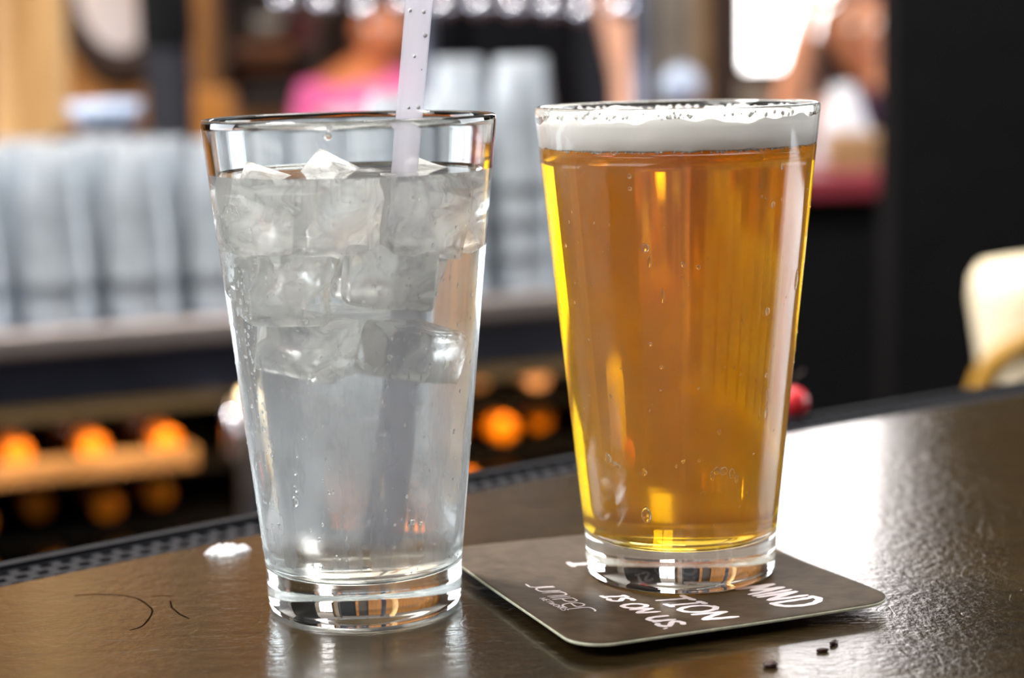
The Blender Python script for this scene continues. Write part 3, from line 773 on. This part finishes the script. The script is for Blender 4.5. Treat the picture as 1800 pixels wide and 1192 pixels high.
# red cherry-like ball on the mat behind the beer
P_ = onz(1392, 727, -.004)
ch = empty('cherry', P_+Vector((0, 0, 0)), 'small glossy red cherry garnish on the mat just right of the beer glass', 'garnish')
link('fruit', ico('cherry_fruit', .0078, 3, (1, 1, .95)), M['red'], ch, (0, 0, .0055))
v, f = tube([(0, 0, .013), (.002, .001, .0175), (.006, .003, .020)], .0005, 8); link('stem', mesh('cherry_stem', v, f, True), M['seed'], ch)

# ------------------------------------------------------------------ back counter with the glass stacks
BC0 = Vector((-.498, 1.885)); BC1 = Vector((.046, 2.145))
BZc = -.278+CH   # worktop height
def backpt(px, py, zz): P = onz(px, py, zz); return Vector((P.x, P.y))
BC0 = backpt(0, 592, BZc); BC1 = backpt(970, 519, BZc)
db = (BC1-BC0).normalized(); nb = Vector((-db.y, db.x)); BA = math.atan2(db.y, db.x)
def bk(s, w_, z):       # s along, w_ behind the front edge
    p = BC0+db*s+nb*w_; return Vector((p.x, p.y, z))
def bk_px(px, w_):      # s where image column px crosses the plane w_ behind the edge
    d = F + R*((px-900)/FPX) - U*((350-596)/FPX); d2 = Vector((d.x, d.y)); c = BC0+nb*w_
    # c + db*s = d2*k
    A = np.array([[db.x, -d2.x], [db.y, -d2.y]]); s, k = np.linalg.solve(A, [-c.x, -c.y]); return s
sE = bk_px(1010, 0)+.12
back = empty('back_counter', bk(0, 0, FZ), 'stainless steel back counter with a bright rolled lip, behind the bar', 'counter', rotz=BA)
def bbox(name, s0, s1, w0, w1, z0, z1, mat, parent, bev=.002):
    bm = bmesh.new(); add_box(bm, (s0+s1)/2, (w0+w1)/2, (z0+z1)/2-FZ, s1-s0, w1-w0, z1-z0, bev)
    return link(name, bmmesh(name, bm), mat, parent)
bbox('worktop', -.7, sE, .012, .55, BZc-.012, BZc, M['steel'], back)
bbox('rolled_lip', -.7, sE, 0, .02, BZc-.024, BZc+.003, M['steel_bright'], back, .006)
bbox('fascia', -.7, sE, .03, .05, BZc-.082, BZc-.02, M['steel_dark'], back)
bbox('side_panel', sE-.02, sE, .03, .5, FZ, BZc-.012, M['steel_dark'], back)
bbox('side_panel', -.7, -.68, .03, .5, FZ, BZc-.012, M['steel_dark'], back)
# bottle cooler built under it
cool = empty('bottle_cooler', bk(0, 0, FZ), 'open fronted black bottle cooler under the back counter with steel posts', 'cooler', rotz=BA)
bbox('back_panel', -.66, sE-.04, .47, .49, FZ, BZc-.09, M['black'], cool, 0)
zsh = [BZc-.176, BZc-.242, BZc-.308, BZc-.52]
zshR = [BZc-.138, BZc-.200, BZc-.262, BZc-.52]
split = bk_px(420, .1)
for z in zsh: bbox('shelf', -.66, split-.01, .09, .46, z-.005, z, M['black'], cool, 0)
for z in zshR: bbox('shelf', split+.01, sE-.04, .09, .46, z-.005, z, M['black'], cool, 0)
s_a, s_b = bk_px(408, .03), bk_px(440, .03)
bbox('post', s_a, s_b, .03, .06, FZ, BZc-.082, M['steel'], cool)
bbox('rim_trim', -.66, sE-.04, .045, .06, BZc-.100, BZc-.083, M['black'], cool, 0)
sh_e = bk_px(325, .06)
bbox('shelf_rail', -.66, sh_e, .055, .075, zsh[0]+.006, zsh[0]+.030, M['rail'], cool, .003)
bbox('shelf_rail', s_b, sE-.04, .055, .07, BZc-.100, BZc-.086, M['steel'], cool, .003)
v, f = tube([(bk_px(380, .0), .0, BZc-.15-FZ), (bk_px(380, .0), -.03, BZc-.135-FZ), (bk_px(381, .0), -.03, BZc-.105-FZ), (bk_px(381, .0), 0, BZc-.09-FZ)], .008, 12)
link('handle', mesh('handle', v, f, True), M['chrome'], cool)
# light strip inside the cooler (warm)
l = bpy.data.lights.new('cooler_lamp', 'AREA'); l.shape = 'RECTANGLE'; l.size = 1.2; l.size_y = .02; l.energy = 3.2; l.color = (1, .62, .25)
lo_ = bpy.data.objects.new('cooler_lamp', l); COL.objects.link(lo_); P_ = bk(.1, .02, BZc-.09); lo_.location = P_
tgt = bk(.1, .16, BZc-.27); lo_.rotation_euler = (tgt-P_).to_track_quat('-Z', 'Y').to_euler()
# bottles lying with their foil caps towards the bar
def bottle_proto():
    root = empty('bottle', (0, 0, 0), 'amber bottle lying in the cooler with its orange foil cap forward', 'bottle', 'amber bottles lying in the cooler')
    P = [(0, .26), (.024, .26), (.028, .255), (.029, .16), (.027, .12), (.018, .075), (.0145, .06), (.0145, .012), (.0145, .010)]
    me = lathe_mesh('body', P, 20); me.transform(Matrix.Rotation(-PI/2, 4, 'X')); link('body', me, M['amber_glass'], root)
    P = [(0, 0), (.013, 0), (.0155, .002), (.0158, .012), (.0152, .050), (.0148, .052)]
    me = lathe_mesh('foil_cap', P, 20); me.transform(Matrix.Rotation(-PI/2, 4, 'X')); link('foil_cap', me, M['amber_cap'], root)
    return root
proto = bottle_proto(); first = True
spots = []
for row in range(3):
    q = -.2+.02*row
    while q < sE-.1:
        left = q < split
        if left and not (sh_e-.02+.04*row < q) : spots.append((q, zsh[row], row, 'left'))
        if q > s_b+.035: spots.append((q, zshR[row], row, 'right'))
        q += .0605+random.uniform(0, .022 if left else .004)
rows_ = ('top', 'middle', 'lowest')
for i, (q, z, row, side) in enumerate(spots):
    o = proto if first else copy_tree(proto); first = False
    o.location = bk(q, .085+random.uniform(0, .05), z+.0295); o.rotation_euler = (0, 0, BA)
    if side == 'right' and row == 0:
        for ch_ in [x for x in S.objects if x.parent == o and x.name.startswith('foil_cap')]:
            ch_.data = ch_.data.copy(); ch_.data.materials.clear(); ch_.data.materials.append(M['peach_cap']); ch_['label'] = 'pale copper foil cap'
        o['label'] = 'amber bottle with pale copper cap on the top cooler shelf between the drinks'
        o['group'] = 'copper capped bottles between the drinks'
    else:
        o['label'] = 'orange capped amber bottle lying on the %s cooler shelf, %s' % (rows_[row], 'left of the water' if side == 'left' else 'between the drinks')
        o['group'] = 'orange capped bottles on the %s shelf, %s of the steel post' % (rows_[row], side)

# stacked pint glasses, upside down
def frostmat():
    m, nt, out = newmat('wet_stacked_glass'); L = nt.links
    g = nt.nodes.new('ShaderNodeBsdfGlass'); g.inputs['IOR'].default_value = 1.25; g.inputs['Roughness'].default_value = .25
    t = nt.nodes.new('ShaderNodeBsdfTranslucent'); t.inputs[0].default_value = (.82, .90, .97, 1)
    d = nt.nodes.new('ShaderNodeBsdfDiffuse'); d.inputs[0].default_value = (.78, .85, .92, 1)
    tr = nt.nodes.new('ShaderNodeBsdfTransparent')
    a = nt.nodes.new('ShaderNodeMixShader'); a.inputs[0].default_value = .5; L.new(t.outputs[0], a.inputs[1]); L.new(d.outputs[0], a.inputs[2])
    b = nt.nodes.new('ShaderNodeMixShader'); b.inputs[0].default_value = .35; L.new(tr.outputs[0], b.inputs[1]); L.new(g.outputs[0], b.inputs[2])
    tc = nt.nodes.new('ShaderNodeTexCoord'); no = N(nt, 'ShaderNodeTexNoise'); no.inputs['Scale'].default_value = 18; L.new(tc.outputs['Object'], no.inputs['Vector'])
    f_ = ramp(nt, no.outputs['Fac'], [(.35, (.42,)*3), (.65, (.72,)*3)])
    c = nt.nodes.new('ShaderNodeMixShader'); L.new(f_, c.inputs[0]); L.new(b.outputs[0], c.inputs[1]); L.new(a.outputs[0], c.inputs[2])
    gl = nt.nodes.new('ShaderNodeBsdfGlossy'); gl.inputs['Roughness'].default_value = .08; fr_ = nt.nodes.new('ShaderNodeFresnel'); fr_.inputs[0].default_value = 1.5
    e_ = nt.nodes.new('ShaderNodeMixShader'); L.new(fr_.outputs[0], e_.inputs[0]); L.new(c.outputs[0], e_.inputs[1]); L.new(gl.outputs[0], e_.inputs[2])
    L.new(e_.outputs[0], out.inputs[0]); return m
M['frost'] = frostmat()
Pg, _, _ = profile(.0443, .0298, .149)
Pg = [Pg[i] for i in range(0, len(Pg), 2)]
if Pg[-1][0] > 0: Pg.append((0, .012))
gm = lathe_mesh('stacked_glass', [(r, .149-z) for r, z in Pg][::-1], 32)
gm.materials.append(M['frost'])
ORD = ('first', 'second', 'third', 'fourth', 'fifth', 'sixth', 'seventh', 'eighth', 'ninth', 'tenth', 'eleventh', 'twelfth')
LEV = ('bottom', 'second', 'third', 'topmost')
def stack(s, w_, n, tall, row, num):
    for k in range(n):
        o = link('pint_glass', gm, None, None, bk(s, w_, BZc+.0005+k*.040))
        lev = 'topmost' if k == n-1 and n > 1 else LEV[k]
        kind_ = 'tall' if tall else 'low'
        if row == 0: lab = 'upside-down pint glass, %s of the %s %s stack from the left, front row' % (lev, ORD[num], kind_)
        else: lab = 'upside-down pint glass, %s in the %s stacks of the %s row' % (lev, kind_, ('middle', 'rear')[row-1])
        tag(o, lab, 'glass', ('tall glass stacks' if tall else 'low glass stacks')+(' in the front row' if row == 0 else ', %s glasses of the %s row' % (lev, ('middle', 'rear')[row-1])))
s = bk_px(-60, .07); i = 0; nt_ = [0, 0]
sM = bk_px(755, .07)
while s < bk_px(985, .07)+.01:
    tall = s > sM
    for j, w_ in enumerate((.065, .165, .265)):
        n = (3 if s < sM+.07 else 4) if tall else (2 if (i+j) % 5 else 1)
        if not tall and j == 0: n = 2
        stack(s+.045*(j % 2), w_, n, tall, j, nt_[tall])
    nt_[tall] += 1
    s += .0892; i += 1

# ------------------------------------------------------------------ things beyond the back counter
# black metal column rising behind the glasses (left)
P_ = at(300, 200, 2.95); col_root = empty('column', (P_.x, P_.y, FZ), 'dark metal post rising behind the stacked glasses at the left', 'post')
v, f, _ = lathe([(0, 0), (.08, 0), (.08, .02), (.037, .03), (.037, CZ-FZ), (0, CZ-FZ)], 32)
link('shaft', mesh('shaft', v, f, True), M['shaft'], col_root)
bm = bmesh.new(); bmesh.ops.create_cone(bm, cap_ends=True, segments=24, radius1=.043, radius2=.043, depth=.12)
link('collar', bmmesh('collar', bm, False), M['black'], col_root, (0, 0, P_.z-FZ+.17))
# peeled log post, far left
P_ = at(52, 100, 3.6); lg = empty('log_post', (P_.x, P_.y, FZ), 'thick peeled golden log post at the far left edge', 'post')
v, f = tube([(0.01*math.sin(k*.9), 0, (CZ-FZ)*k/24) for k in range(25)], .07, 24, True, [.070+.004*math.sin(k*1.3) for k in range(25)])
link('trunk', mesh('trunk', v, f, True), M['wood_log'], lg)
# golden panelled wall behind the left half, made of boards
yl = 6.7; xl0, xl1 = -5.4, px_x(560, yl)
wl = tag(box('wall_partition', ((xl0+xl1)/2, yl+.05, (CZ+FZ)/2), (xl1-xl0, .06, CZ-FZ), M['wood_gold'], None, 0), kind='structure')
k = 0; x = xl0
while x < xl1-.02:
    wd = min(.19+.02*math.sin(k*2.3), xl1-x)
    if x > -3: box('plank', (x+wd/2-(xl0+xl1)/2, -.042, 0), (wd-.008, .02, CZ-FZ-.01), M['wood_gold'], wl, .004)
    x += wd; k += 1
# dark shelf unit on that wall with an orange box
P_ = at(480, 90, 5.4)
def ppm(D): return D/FPX
su = empty('shelf_unit', (at(485, 60, 6.5).x, 6.5, at(485, 185, 6.5).z-.02), 'dark wooden open shelf unit on the golden wall', 'shelf')
W_ = 165*ppm(6.5); H_ = .48
bm = bmesh.new()
bm.free()
for sx in (-1, 1): box('side_panel', (sx*W_/2, 0, H_/2), (.025, .22, H_), M['wood_dark'], su, .002)
for z in (.012, .20, H_-.01): box('shelf', (0, 0, z), (W_, .22, .022), M['wood_dark'], su, .002)
box('back_panel', (0, .1, H_/2), (W_, .015, H_), M['wood_dark'], su, 0)
tag(box('storage_box', at(468, 100, 6.5), (100*ppm(6.5), .14, 48*ppm(6.5)), M['wood_shelf'], None, .005), 'orange-brown wooden box on the dark shelf unit', 'box')
tag(box('storage_box', at(542, 50, 6.5), (46*ppm(6.5), .14, 60*ppm(6.5)), pmat('oxblood', srgb(92, 12, 14), .6), None, .005), 'dark red box on the dark shelf unit', 'box')
P_ = at(475, 48, 6.4); tag(link('bowl', lathe_mesh('bowl', [(0, 0), (.02, 0), (.045, .02), (.058, .05), (.055, .05), (.042, .022), (0, .006)], 32), M['greytan'], None, (P_.x, P_.y, P_.z-.02)), 'pale grey bowl above the orange-brown box', 'bowl')
# round dark-framed mirror, upper left
P_ = at(208, -38, 4.4); mr = empty('mirror', P_, 'round wall mirror with a thick dark wooden frame, cut by the top of the picture', 'mirror')
v, f = [], []; n = 64
Rm = 104*ppm(4.4)
for k in range(n):
    a = 2*PI*k/n
    for j in range(10):
        b = 2*PI*j/10; r = Rm+.030*math.cos(b); v.append((r*.92*math.cos(a), .022*math.sin(b), r*1.55*math.sin(a)))
for k in range(n):
    for j in range(10): f.append((k*10+j, ((k+1) % n)*10+j, ((k+1) % n)*10+(j+1) % 10, k*10+(j+1) % 10))
link('frame', mesh('mirror_frame', v, f, True), M['wood_dark'], mr)
bm = bmesh.new(); bmesh.ops.create_circle(bm, cap_ends=True, segments=64, radius=1)
for v_ in bm.verts: v_.co = Vector((v_.co.x*Rm*.92, .004, v_.co.y*Rm*1.55))
M['mirrorface'] = pmat('painted_mirror_reflection', srgb(246, 240, 240), .3, .1, var=.05, scale=2.2, stretch=(2.6, 1, .5), dark=srgb(226, 184, 164))  # white and pink mottling paints the reflection into the mirror's colour
link('glass', bmmesh('mirror_glass', bm), M['mirrorface'], mr); mr.rotation_euler = (0, 0, .25)
bx = tag(box('mirror_ledge', (P_.x, P_.y+.05, (P_.z-Rm*1.55-.05+FZ)/2), (.5, .08, P_.z-Rm*1.55-.05-FZ-.0), M['wood_gold'], None, .01), 'golden wooden half-height partition under the round mirror', 'partition')
# pale blue bowl behind the stacked glasses
P_ = at(186, 230, 2.6); bw = empty('bowl', (P_.x, P_.y, P_.z), 'pale blue-white bowl above the stacked glasses at the left', 'bowl')
rB_ = 66*ppm(2.6); link('bowl_body', lathe_mesh('bowl_body', [(0, 0), (rB_*.5, 0), (rB_*.85, .015), (rB_, .040), (rB_*.95, .040), (rB_*.8, .018), (0, .006)], 48), M['tableware'], bw)
sb = empty('glass_shelf', (P_.x, P_.y, FZ), 'narrow dark stand carrying the pale bowl', 'stand')
link('top', lathe_mesh('stand_top', [(0, P_.z-FZ-.014), (.07, P_.z-FZ-.014), (.07, P_.z-FZ-.001), (0, P_.z-FZ-.001)], 32), M['charcoal'], sb)
link('stem', lathe_mesh('stand_stem', [(0, 0), (.09, 0), (.09, .012), (.015, .02), (.015, P_.z-FZ-.014), (0, P_.z-FZ-.014)], 24), M['charcoal'], sb)

# row of tap knobs across the top
tp_l, tp_r = at(440, -8, 3.15), at(1150, 22, 2.95)
tr_ = empty('beer_tap_rail', ((tp_l.x+tp_r.x)/2, (tp_l.y+tp_r.y)/2, FZ), 'long dark beer tap rail with round satin metal knobs along the picture top', 'beer taps')
T0 = Vector(tr_.location); rl = (tp_r-tp_l); off = Vector((0, .06, .085))
v, f = tube([tp_l+off-T0-rl.normalized()*.1, tp_r+off-T0+rl.normalized()*.1], .022, 20); link('rail', mesh('rail', v, f, True), M['steel_dark'], tr_)
for s_ in (.435, .972):
    p = tp_l+rl*s_+off-T0; v, f = tube([(p.x, p.y, 0), (p.x, p.y, p.z)], .018, 14); link('leg', mesh('leg', v, f, True), M['steel_dark'], tr_)
for px, py, br in ((500, -2, 1), (571, 2, 1), (644, 12, .6), (712, 4, 1), (778, 8, 1), (843, 6, .8), (905, 8, 1), (966, 10, 1), (1026, 18, 1.1), (1090, 10, .8)):
    k = (px-440)/710; D = 3.15-.2*k; p = at(px, py+3, D)-T0
    v, f = tube([p, p+off*.5, p+off], .005, 10); fo = link('faucet', mesh('faucet', v, f, True), M['steel_dark'], tr_)
    link('knob', ico('knob', .019, 3), M['chrome'], fo, p)

# dark shelf & maroon-topped counter at the right, black pillar
def pbox(name, px0, px1, py0, py1, D, depth, mat, parent=None, bev=.003, sunk=None):
    a, b = at(px0, py0, D), at(px1, py1, D)
    z0 = b.z if sunk is None else sunk
    return (Vector(((a.x+b.x)/2, a.y+depth/2, (a.z+z0)/2)), (b.x-a.x, depth, a.z-z0))
D3 = 3.1
c_, s_ = pbox('', 1180, 1640, 306, 350, D3, .6, None); c_.x
sc_ = empty('side_counter', (c_.x, c_.y, FZ), 'black side counter with a maroon edged top at the right', 'counter')
z1 = at(1520, 306, D3).z; z0 = at(1520, 350, D3).z
box('counter_top', (0, 0, (z1+z0)/2-FZ), (s_[0], .6, z1-z0), M['maroon'], sc_, .008)
box('cabinet', (0, .02, (z0-FZ)/2), (s_[0]-.02, .56, z0-FZ), M['black'], sc_, 0)
D4 = D3+.12
def onct(px, D): p = at(px, 300, D); return Vector((p.x, p.y, z1))
p = onct(1530, D4+.1); hh = (at(1530, 238, D4).z-z1)
tb = empty('napkin_stack', p, 'stack of beige napkins on the maroon edged counter', 'napkins')
for k in range(6): box('napkin', (random.uniform(-.003, .003), 0, hh*(k+.5)/6), (150*ppm(D4), .13, hh/6-.0015), M['tan'], tb, .003, random.uniform(-.04, .04))
p = onct(1482, D4+.25); cupH = at(1462, 150, D4+.25).z-z1
tag(link('folded_napkin', lathe_mesh('folded_napkin', [(0, 0), (.058, 0), (.060, .004), (.044, cupH*.5), (.020, cupH), (0, cupH+.003)], 40), M['white'], None, p), 'white cone folded napkin beside the beige napkins', 'napkin')
p = onct(1198, D4+.2); tag(link('globe_candle', ico('globe', 36*ppm(D4+.2), 3), M['tableware'], None, Vector((p.x, p.y, at(1198, 150, D4+.2).z))), 'pale round globe candle holder above the beer glass rim', 'candle holder')
pz = at(1198, 180, D4+.2).z; tag(link('candle_stand', lathe_mesh('candle_stand', [(0, 0), (.03, 0), (.03, .006), (.008, .012), (.008, pz-z1-.012), (.02, pz-z1), (0, pz-z1+.004)], 24), M['charcoal'], None, p), 'small dark stand under the round globe candle holder', 'stand')
D2 = 2.35
xa, xb = at(1612, 300, D2).x, at(1612, 300, D2).x+.62
pl_ = tag(box('pillar', ((xa+xb)/2, at(1612, 300, D2).y+.2, (FZ+CZ)/2), (xb-xa, .1, CZ-FZ), M['black'], None, .004), 'wide matt black pillar at the right', 'pillar')
# grey-tan and dark strips on the back wall
def strip_wall(name, px0, px1, D, mat, label, cat, y0=-200, y1=350):
    a = at(px0, 92, D); b = at(px1, 92, D)
    return tag(box(name, ((a.x+b.x)/2, D, (FZ+CZ)/2), (b.x-a.x, .12, CZ-FZ), mat, None, .004), label, cat)
strip_wall('wall_panel', 1148, 1215, 6.4, M['greytan'], 'pale grey-tan wall panel above the beer glass', 'panel')
strip_wall('wall_panel', 1215, 1242, 6.4, M['tan'], 'narrow tan wall panel right of the pale one', 'panel')
strip_wall('wooden_post', 1242, 1290, 6.3, M['wood_dark'], 'dark brown wooden post left of the bright window', 'post')
strip_wall('dark_post', 1118, 1148, 6.0, M['navy'], 'thin blue-black post left of the pale wall panel', 'post')
strip_wall('wood_screen', 752, 806, 6.6, M['wood_gold'], 'olive gold wooden panel right of the straw', 'panel')
strip_wall('dark_partition', 560, 752, 7.0, M['wood_dark'], 'dark brown partition behind the person in pink', 'partition')
strip_wall('dark_partition', 806, 1118, 7.0, M['charcoal'], 'charcoal partition behind the person in black', 'partition')

# ------------------------------------------------------------------ people (far out of focus)
def skin_obj(name, joints, edges, mat, parent, root=0, sub=2):
    me = bpy.data.meshes.new(name); me.from_pydata([j[:3] for j in joints], edges, []); me.update()
    o = bpy.data.objects.new(name, me); COL.objects.link(o); o.parent = parent; me.materials.append(mat)
    md = o.modifiers.new('skin', 'SKIN'); md.use_smooth_shade = True
    for i, sv in enumerate(me.skin_vertices[0].data):
        r = joints[i][3]; sv.radius = (r, r) if isinstance(r, float) else r; sv.use_root = (i == root)
    ss = o.modifiers.new('sub', 'SUBSURF'); ss.levels = sub; ss.render_levels = sub
    return o
def person(loc, facing, label, skin, top, hair, arms, head=(0, -.02, .60), lean=(0, 0), long_hair=False, legs='sit', sleeve=.5):
    """loc = pelvis point. arms = two lists [shoulder, elbow, wrist]; local frame: x to the image right, -y to the viewer"""
    r = empty('person', loc, label, 'person', rotz=facing)
    lx, ly = lean
    hx, hy, hz = head
    J = [(0, 0, 0, (.15, .105)), (lx*.4, ly*.4, .18, (.125, .09)), (lx*.8, ly*.8, .36, (.15, .10)), (lx, ly, .47, (.10, .07)), (hx*.5+lx*.5, hy*.5+ly*.5, .53, .05),
         (hx, hy, hz-.04, (.062, .07)), (hx, hy, hz+.03, (.077, .09)), (hx, hy+.01, hz+.10, (.062, .075))]
    E_ = [(i, i+1) for i in range(7)]
    for A in arms:
        b = len(J); J += [(*A[0], .052), (*A[1], .040), (*A[2], .026)]
        # palm and fingers
        d = (Vector(A[2])-Vector(A[1])).normalized(); sd = d.cross(Vector((0, -1, .2))).normalized()
        pm = Vector(A[2])+d*.05; J.append((*pm, (.036, .018)))
        E_ += [(3, b), (b, b+1), (b+1, b+2), (b+2, b+3)]
        for q in range(4):
            base = Vector(A[2])+d*.085+sd*(.026-.0175*q); ln = (.062, .072, .068, .052)[q]
            t1 = base+d*ln*.55; t2 = base+d*ln*.9+Vector((0, -.012, -.004))
            n = len(J); J += [(*base, .009), (*t1, .0085), (*t2, .007)]; E_ += [(b+3, n), (n, n+1), (n+1, n+2)]
        tb_ = Vector(A[2])+d*.035+sd*.038; te = tb_+d*.045+sd*.02; n = len(J); J += [(*tb_, .011), (*te, .009)]; E_ += [(b+3, n), (n, n+1)]
    if legs == 'sit':
        for s in (-1, 1):
            n = len(J); J += [(s*.10, -.05, -.02, .085), (s*.14, -.42, -.02, .06), (s*.14, -.44, -.42, .035), (s*.14, -.56, -.47, .03)]; E_ += [(0, n), (n, n+1), (n+1, n+2), (n+2, n+3)]
    else:
        h = loc[2]-FZ
        for s in (-1, 1):
            n = len(J); J += [(s*.10, 0, -.10, .085), (s*.11, -.01, -h*.52, .055), (s*.11, .02, -h+.08, .035), (s*.12, -.12, -h+.035, .033)]; E_ += [(0, n), (n, n+1), (n+1, n+2), (n+2, n+3)]
    skin_obj('body', J, E_, skin, r)
    # shirt: torso and upper sleeves just outside the body
    J2 = [(0, 0, -.06, (.17, .125)), (lx*.4, ly*.4, .18, (.142, .107)), (lx*.8, ly*.8, .36, (.166, .116)), (lx, ly, .46, (.112, .085))]
    E2 = [(0, 1), (1, 2), (2, 3)]
    for A in arms:
        sl = sleeve[arms.index(A)] if isinstance(sleeve, tuple) else sleeve
        n = len(J2); a, b = Vector(A[0]), Vector(A[1]); J2 += [(*a, .064), (*(a+(b-a)*min(1, sl)), .056)]; E2 += [(3, n), (n, n+1)]
        if sl > 1: J2 += [(*Vector(A[2]), .038)]; E2 += [(n+1, n+2)]
    skin_obj('shirt', J2, E2, top, r)
    # trousers
    J3 = [(0, 0, -.02, (.16, .115))]; E3 = []
    src = [(s*.10, -.05, -.02) for s in (-1, 1)] if legs == 'sit' else [(s*.10, 0, -.10) for s in (-1, 1)]
    for s, a in zip((-1, 1), src):
        n = len(J3)
        if legs == 'sit': J3 += [(*a, .096), (s*.14, -.42, -.02, .072), (s*.14, -.44, -.38, .048)]
        else: J3 += [(*a, .096), (s*.11, -.01, -(loc[2]-FZ)*.52, .07), (s*.11, .02, -(loc[2]-FZ)+.10, .055)]
        E3 += [(0, n), (n, n+1), (n+1, n+2)]
    skin_obj('trousers', J3, E3, M['navy'], r)
    # hair
    kx = 1.25 if long_hair else 1
    J4 = [(hx, hy+.03, hz+.10, (.078*kx, .085)), (hx, hy+.045, hz+.03, (.088*kx, .075)), (hx, hy+.05, hz-.05, (.08*kx, .06))]
    if long_hair: J4 += [(hx, hy+.06, hz-.14, (.09, .05)), (hx, hy+.07, hz-.24, (.08, .04))]
    skin_obj('hair', J4, [(i, i+1) for i in range(len(J4)-1)], hair, r)
    for s in (-1, 1):
        link('eye', ico('eye', .0125, 2), M['eye'], r, (hx+s*.031, hy-.078, hz+.035))
        link('ear', ico('ear', .03, 2, (.3, .6, 1)), skin, r, (hx+s*.078, hy, hz+.02))
    link('nose', ico('nose', .016, 2, (.8, 1.2, 1.5)), skin, r, (hx, hy-.092, hz+.008)); link('mouth', ico('mouth', .02, 2, (1.1, .4, .35)), M['lip'], r, (hx, hy-.08, hz-.028))
    return r
def stool(loc, label):
    t = empty('bar_stool', (loc[0], loc[1], FZ), label, 'stool'); h = loc[2]-FZ-.12
    link('seat', lathe_mesh('seat', [(0, h-.05), (.17, h-.05), (.18, h-.03), (.17, h), (0, h+.005)], 32), M['charcoal'], t)
    for k in range(4):
        a = PI/4+k*PI/2; v, f = tube([(.12*math.cos(a), .12*math.sin(a), h-.05), (.19*math.cos(a), .19*math.sin(a), 0)], .013, 10); link('leg', mesh('leg', v, f, True), M['steel_dark'], t)
    v, f = [], []
    link('footrest', lathe_mesh('footrest', [(.165, h*.35), (.177, h*.35+.01), (.165, h*.35+.02), (.155, h*.35+.01), (.165, h*.35)], 32), M['steel_dark'], t)
# pink
hd = at(672, 66, 6.0)
pe = Vector((hd.x-.04, hd.y, hd.z-.60))
person(pe, 0, 'blurred seated person in a bright pink top leaning on a table, seen behind the straw', M['skin_warm'], M['pink'], M['hair_red'],
       [((-.19, -.0, .42), (-.24, -.10, .16), (-.10, -.32, .12)), ((.15, 0, .43), (.22, -.10, .17), (.08, -.3, .12))], head=(.04, -.05, .60), lean=(-.04, 0), sleeve=.9)
stool(pe, 'dark bar stool under the person in pink')
# black shirt
p2 = at(925, 92, 4.6); pel = Vector((p2.x, p2.y, FZ+.95))
person(pel, 0, 'blurred standing person in a black shirt with one bare arm hanging, top centre', M['skin'], M['blackcloth'], M['hair'],
       [((-.17, -.02, .43), (-.20, .02, .16), (-.19, -.05, -.08)), ((.20, -.02, .44), (.245, -.06, .20), (.235, -.16, -.02))], legs='stand', head=(0, -.02, .62), sleeve=(2, .2))
# purple top
hd = at(1508, 70, 4.7); pe = Vector((hd.x+.09, hd.y, hd.z-.60))
person(pe, 0, 'blurred seated person with dark hair, purple top and one raised arm, upper right', M['skin_peach'], M['purple'], M['hair'],
       [((-.12, -.02, .42), (-.315, -.22, .40), (-.255, -.24, .66)), ((.16, -.05, .48), (.02, -.30, .34), (-.13, -.36, .31))], head=(-.09, -.02, .60), lean=(.02, 0), long_hair=True, sleeve=.02)
stool(pe, 'dark bar stool under the person in purple')
# table before the person in pink
P_ = at(690, 178, 5.2); tb = empty('side_table', (P_.x, P_.y, FZ), 'small round table with a white top before the person in pink', 'table')
hT = P_.z-FZ-.02
link('table_top', lathe_mesh('table_top', [(0, hT-.03), (.20, hT-.03), (.21, hT-.015), (.20, hT), (0, hT)], 48), M['white'], tb)
link('pedestal', lathe_mesh('pedestal', [(0, 0), (.18, 0), (.18, .02), (.03, .04), (.03, hT-.03), (0, hT-.03)], 32), M['charcoal'], tb)

# cream jug behind the right end of the bar
P_ = at(1800, 692, 1.75)
jh = at(1800, 448, 1.75).z
jr = empty('jug', (P_.x+.012, P_.y, P_.z-.06), 'cream round shouldered jug with a gold handle behind the bar, right edge', 'jug')
H = jh-jr.location.z; r1 = 118*ppm(1.75)
link('jug_body', lathe_mesh('jug_body', [(0, 0), (r1*.70, 0), (r1*.74, .01), (r1*.86, H*.5), (r1*1.0, H*.80), (r1*.98, H*.90), (r1*.86, H*.965), (r1*.5, H*.99), (r1*.3, H*1.0), (0, H)], 48), M['cream'], jr)
v, f = [], []
v, f = tube([(-.052+.052*0+.062*math.cos(a)+.045, -r1*.95-.012*math.sin(a), H*.36+.055*math.sin(a)) for a in np.linspace(-.4, PI+.1, 16)], .012, 12)
link('handle', mesh('jug_handle', v, f, True), M['goldcream'], jr)
js = empty('under_shelf', (P_.x, P_.y, FZ), 'dark steel service shelf behind the bar under the cream jug', 'shelf')
box('shelf', (0, 0, jr.location.z-FZ-.0125), (.30, .26, .025), M['charcoal'], js, .003)
for sx in (-1, 1):
    for sy in (-1, 1): box('leg', (sx*.13, sy*.11, (jr.location.z-FZ-.025)/2), (.02, .02, jr.location.z-FZ-.025), M['charcoal'], js, 0)
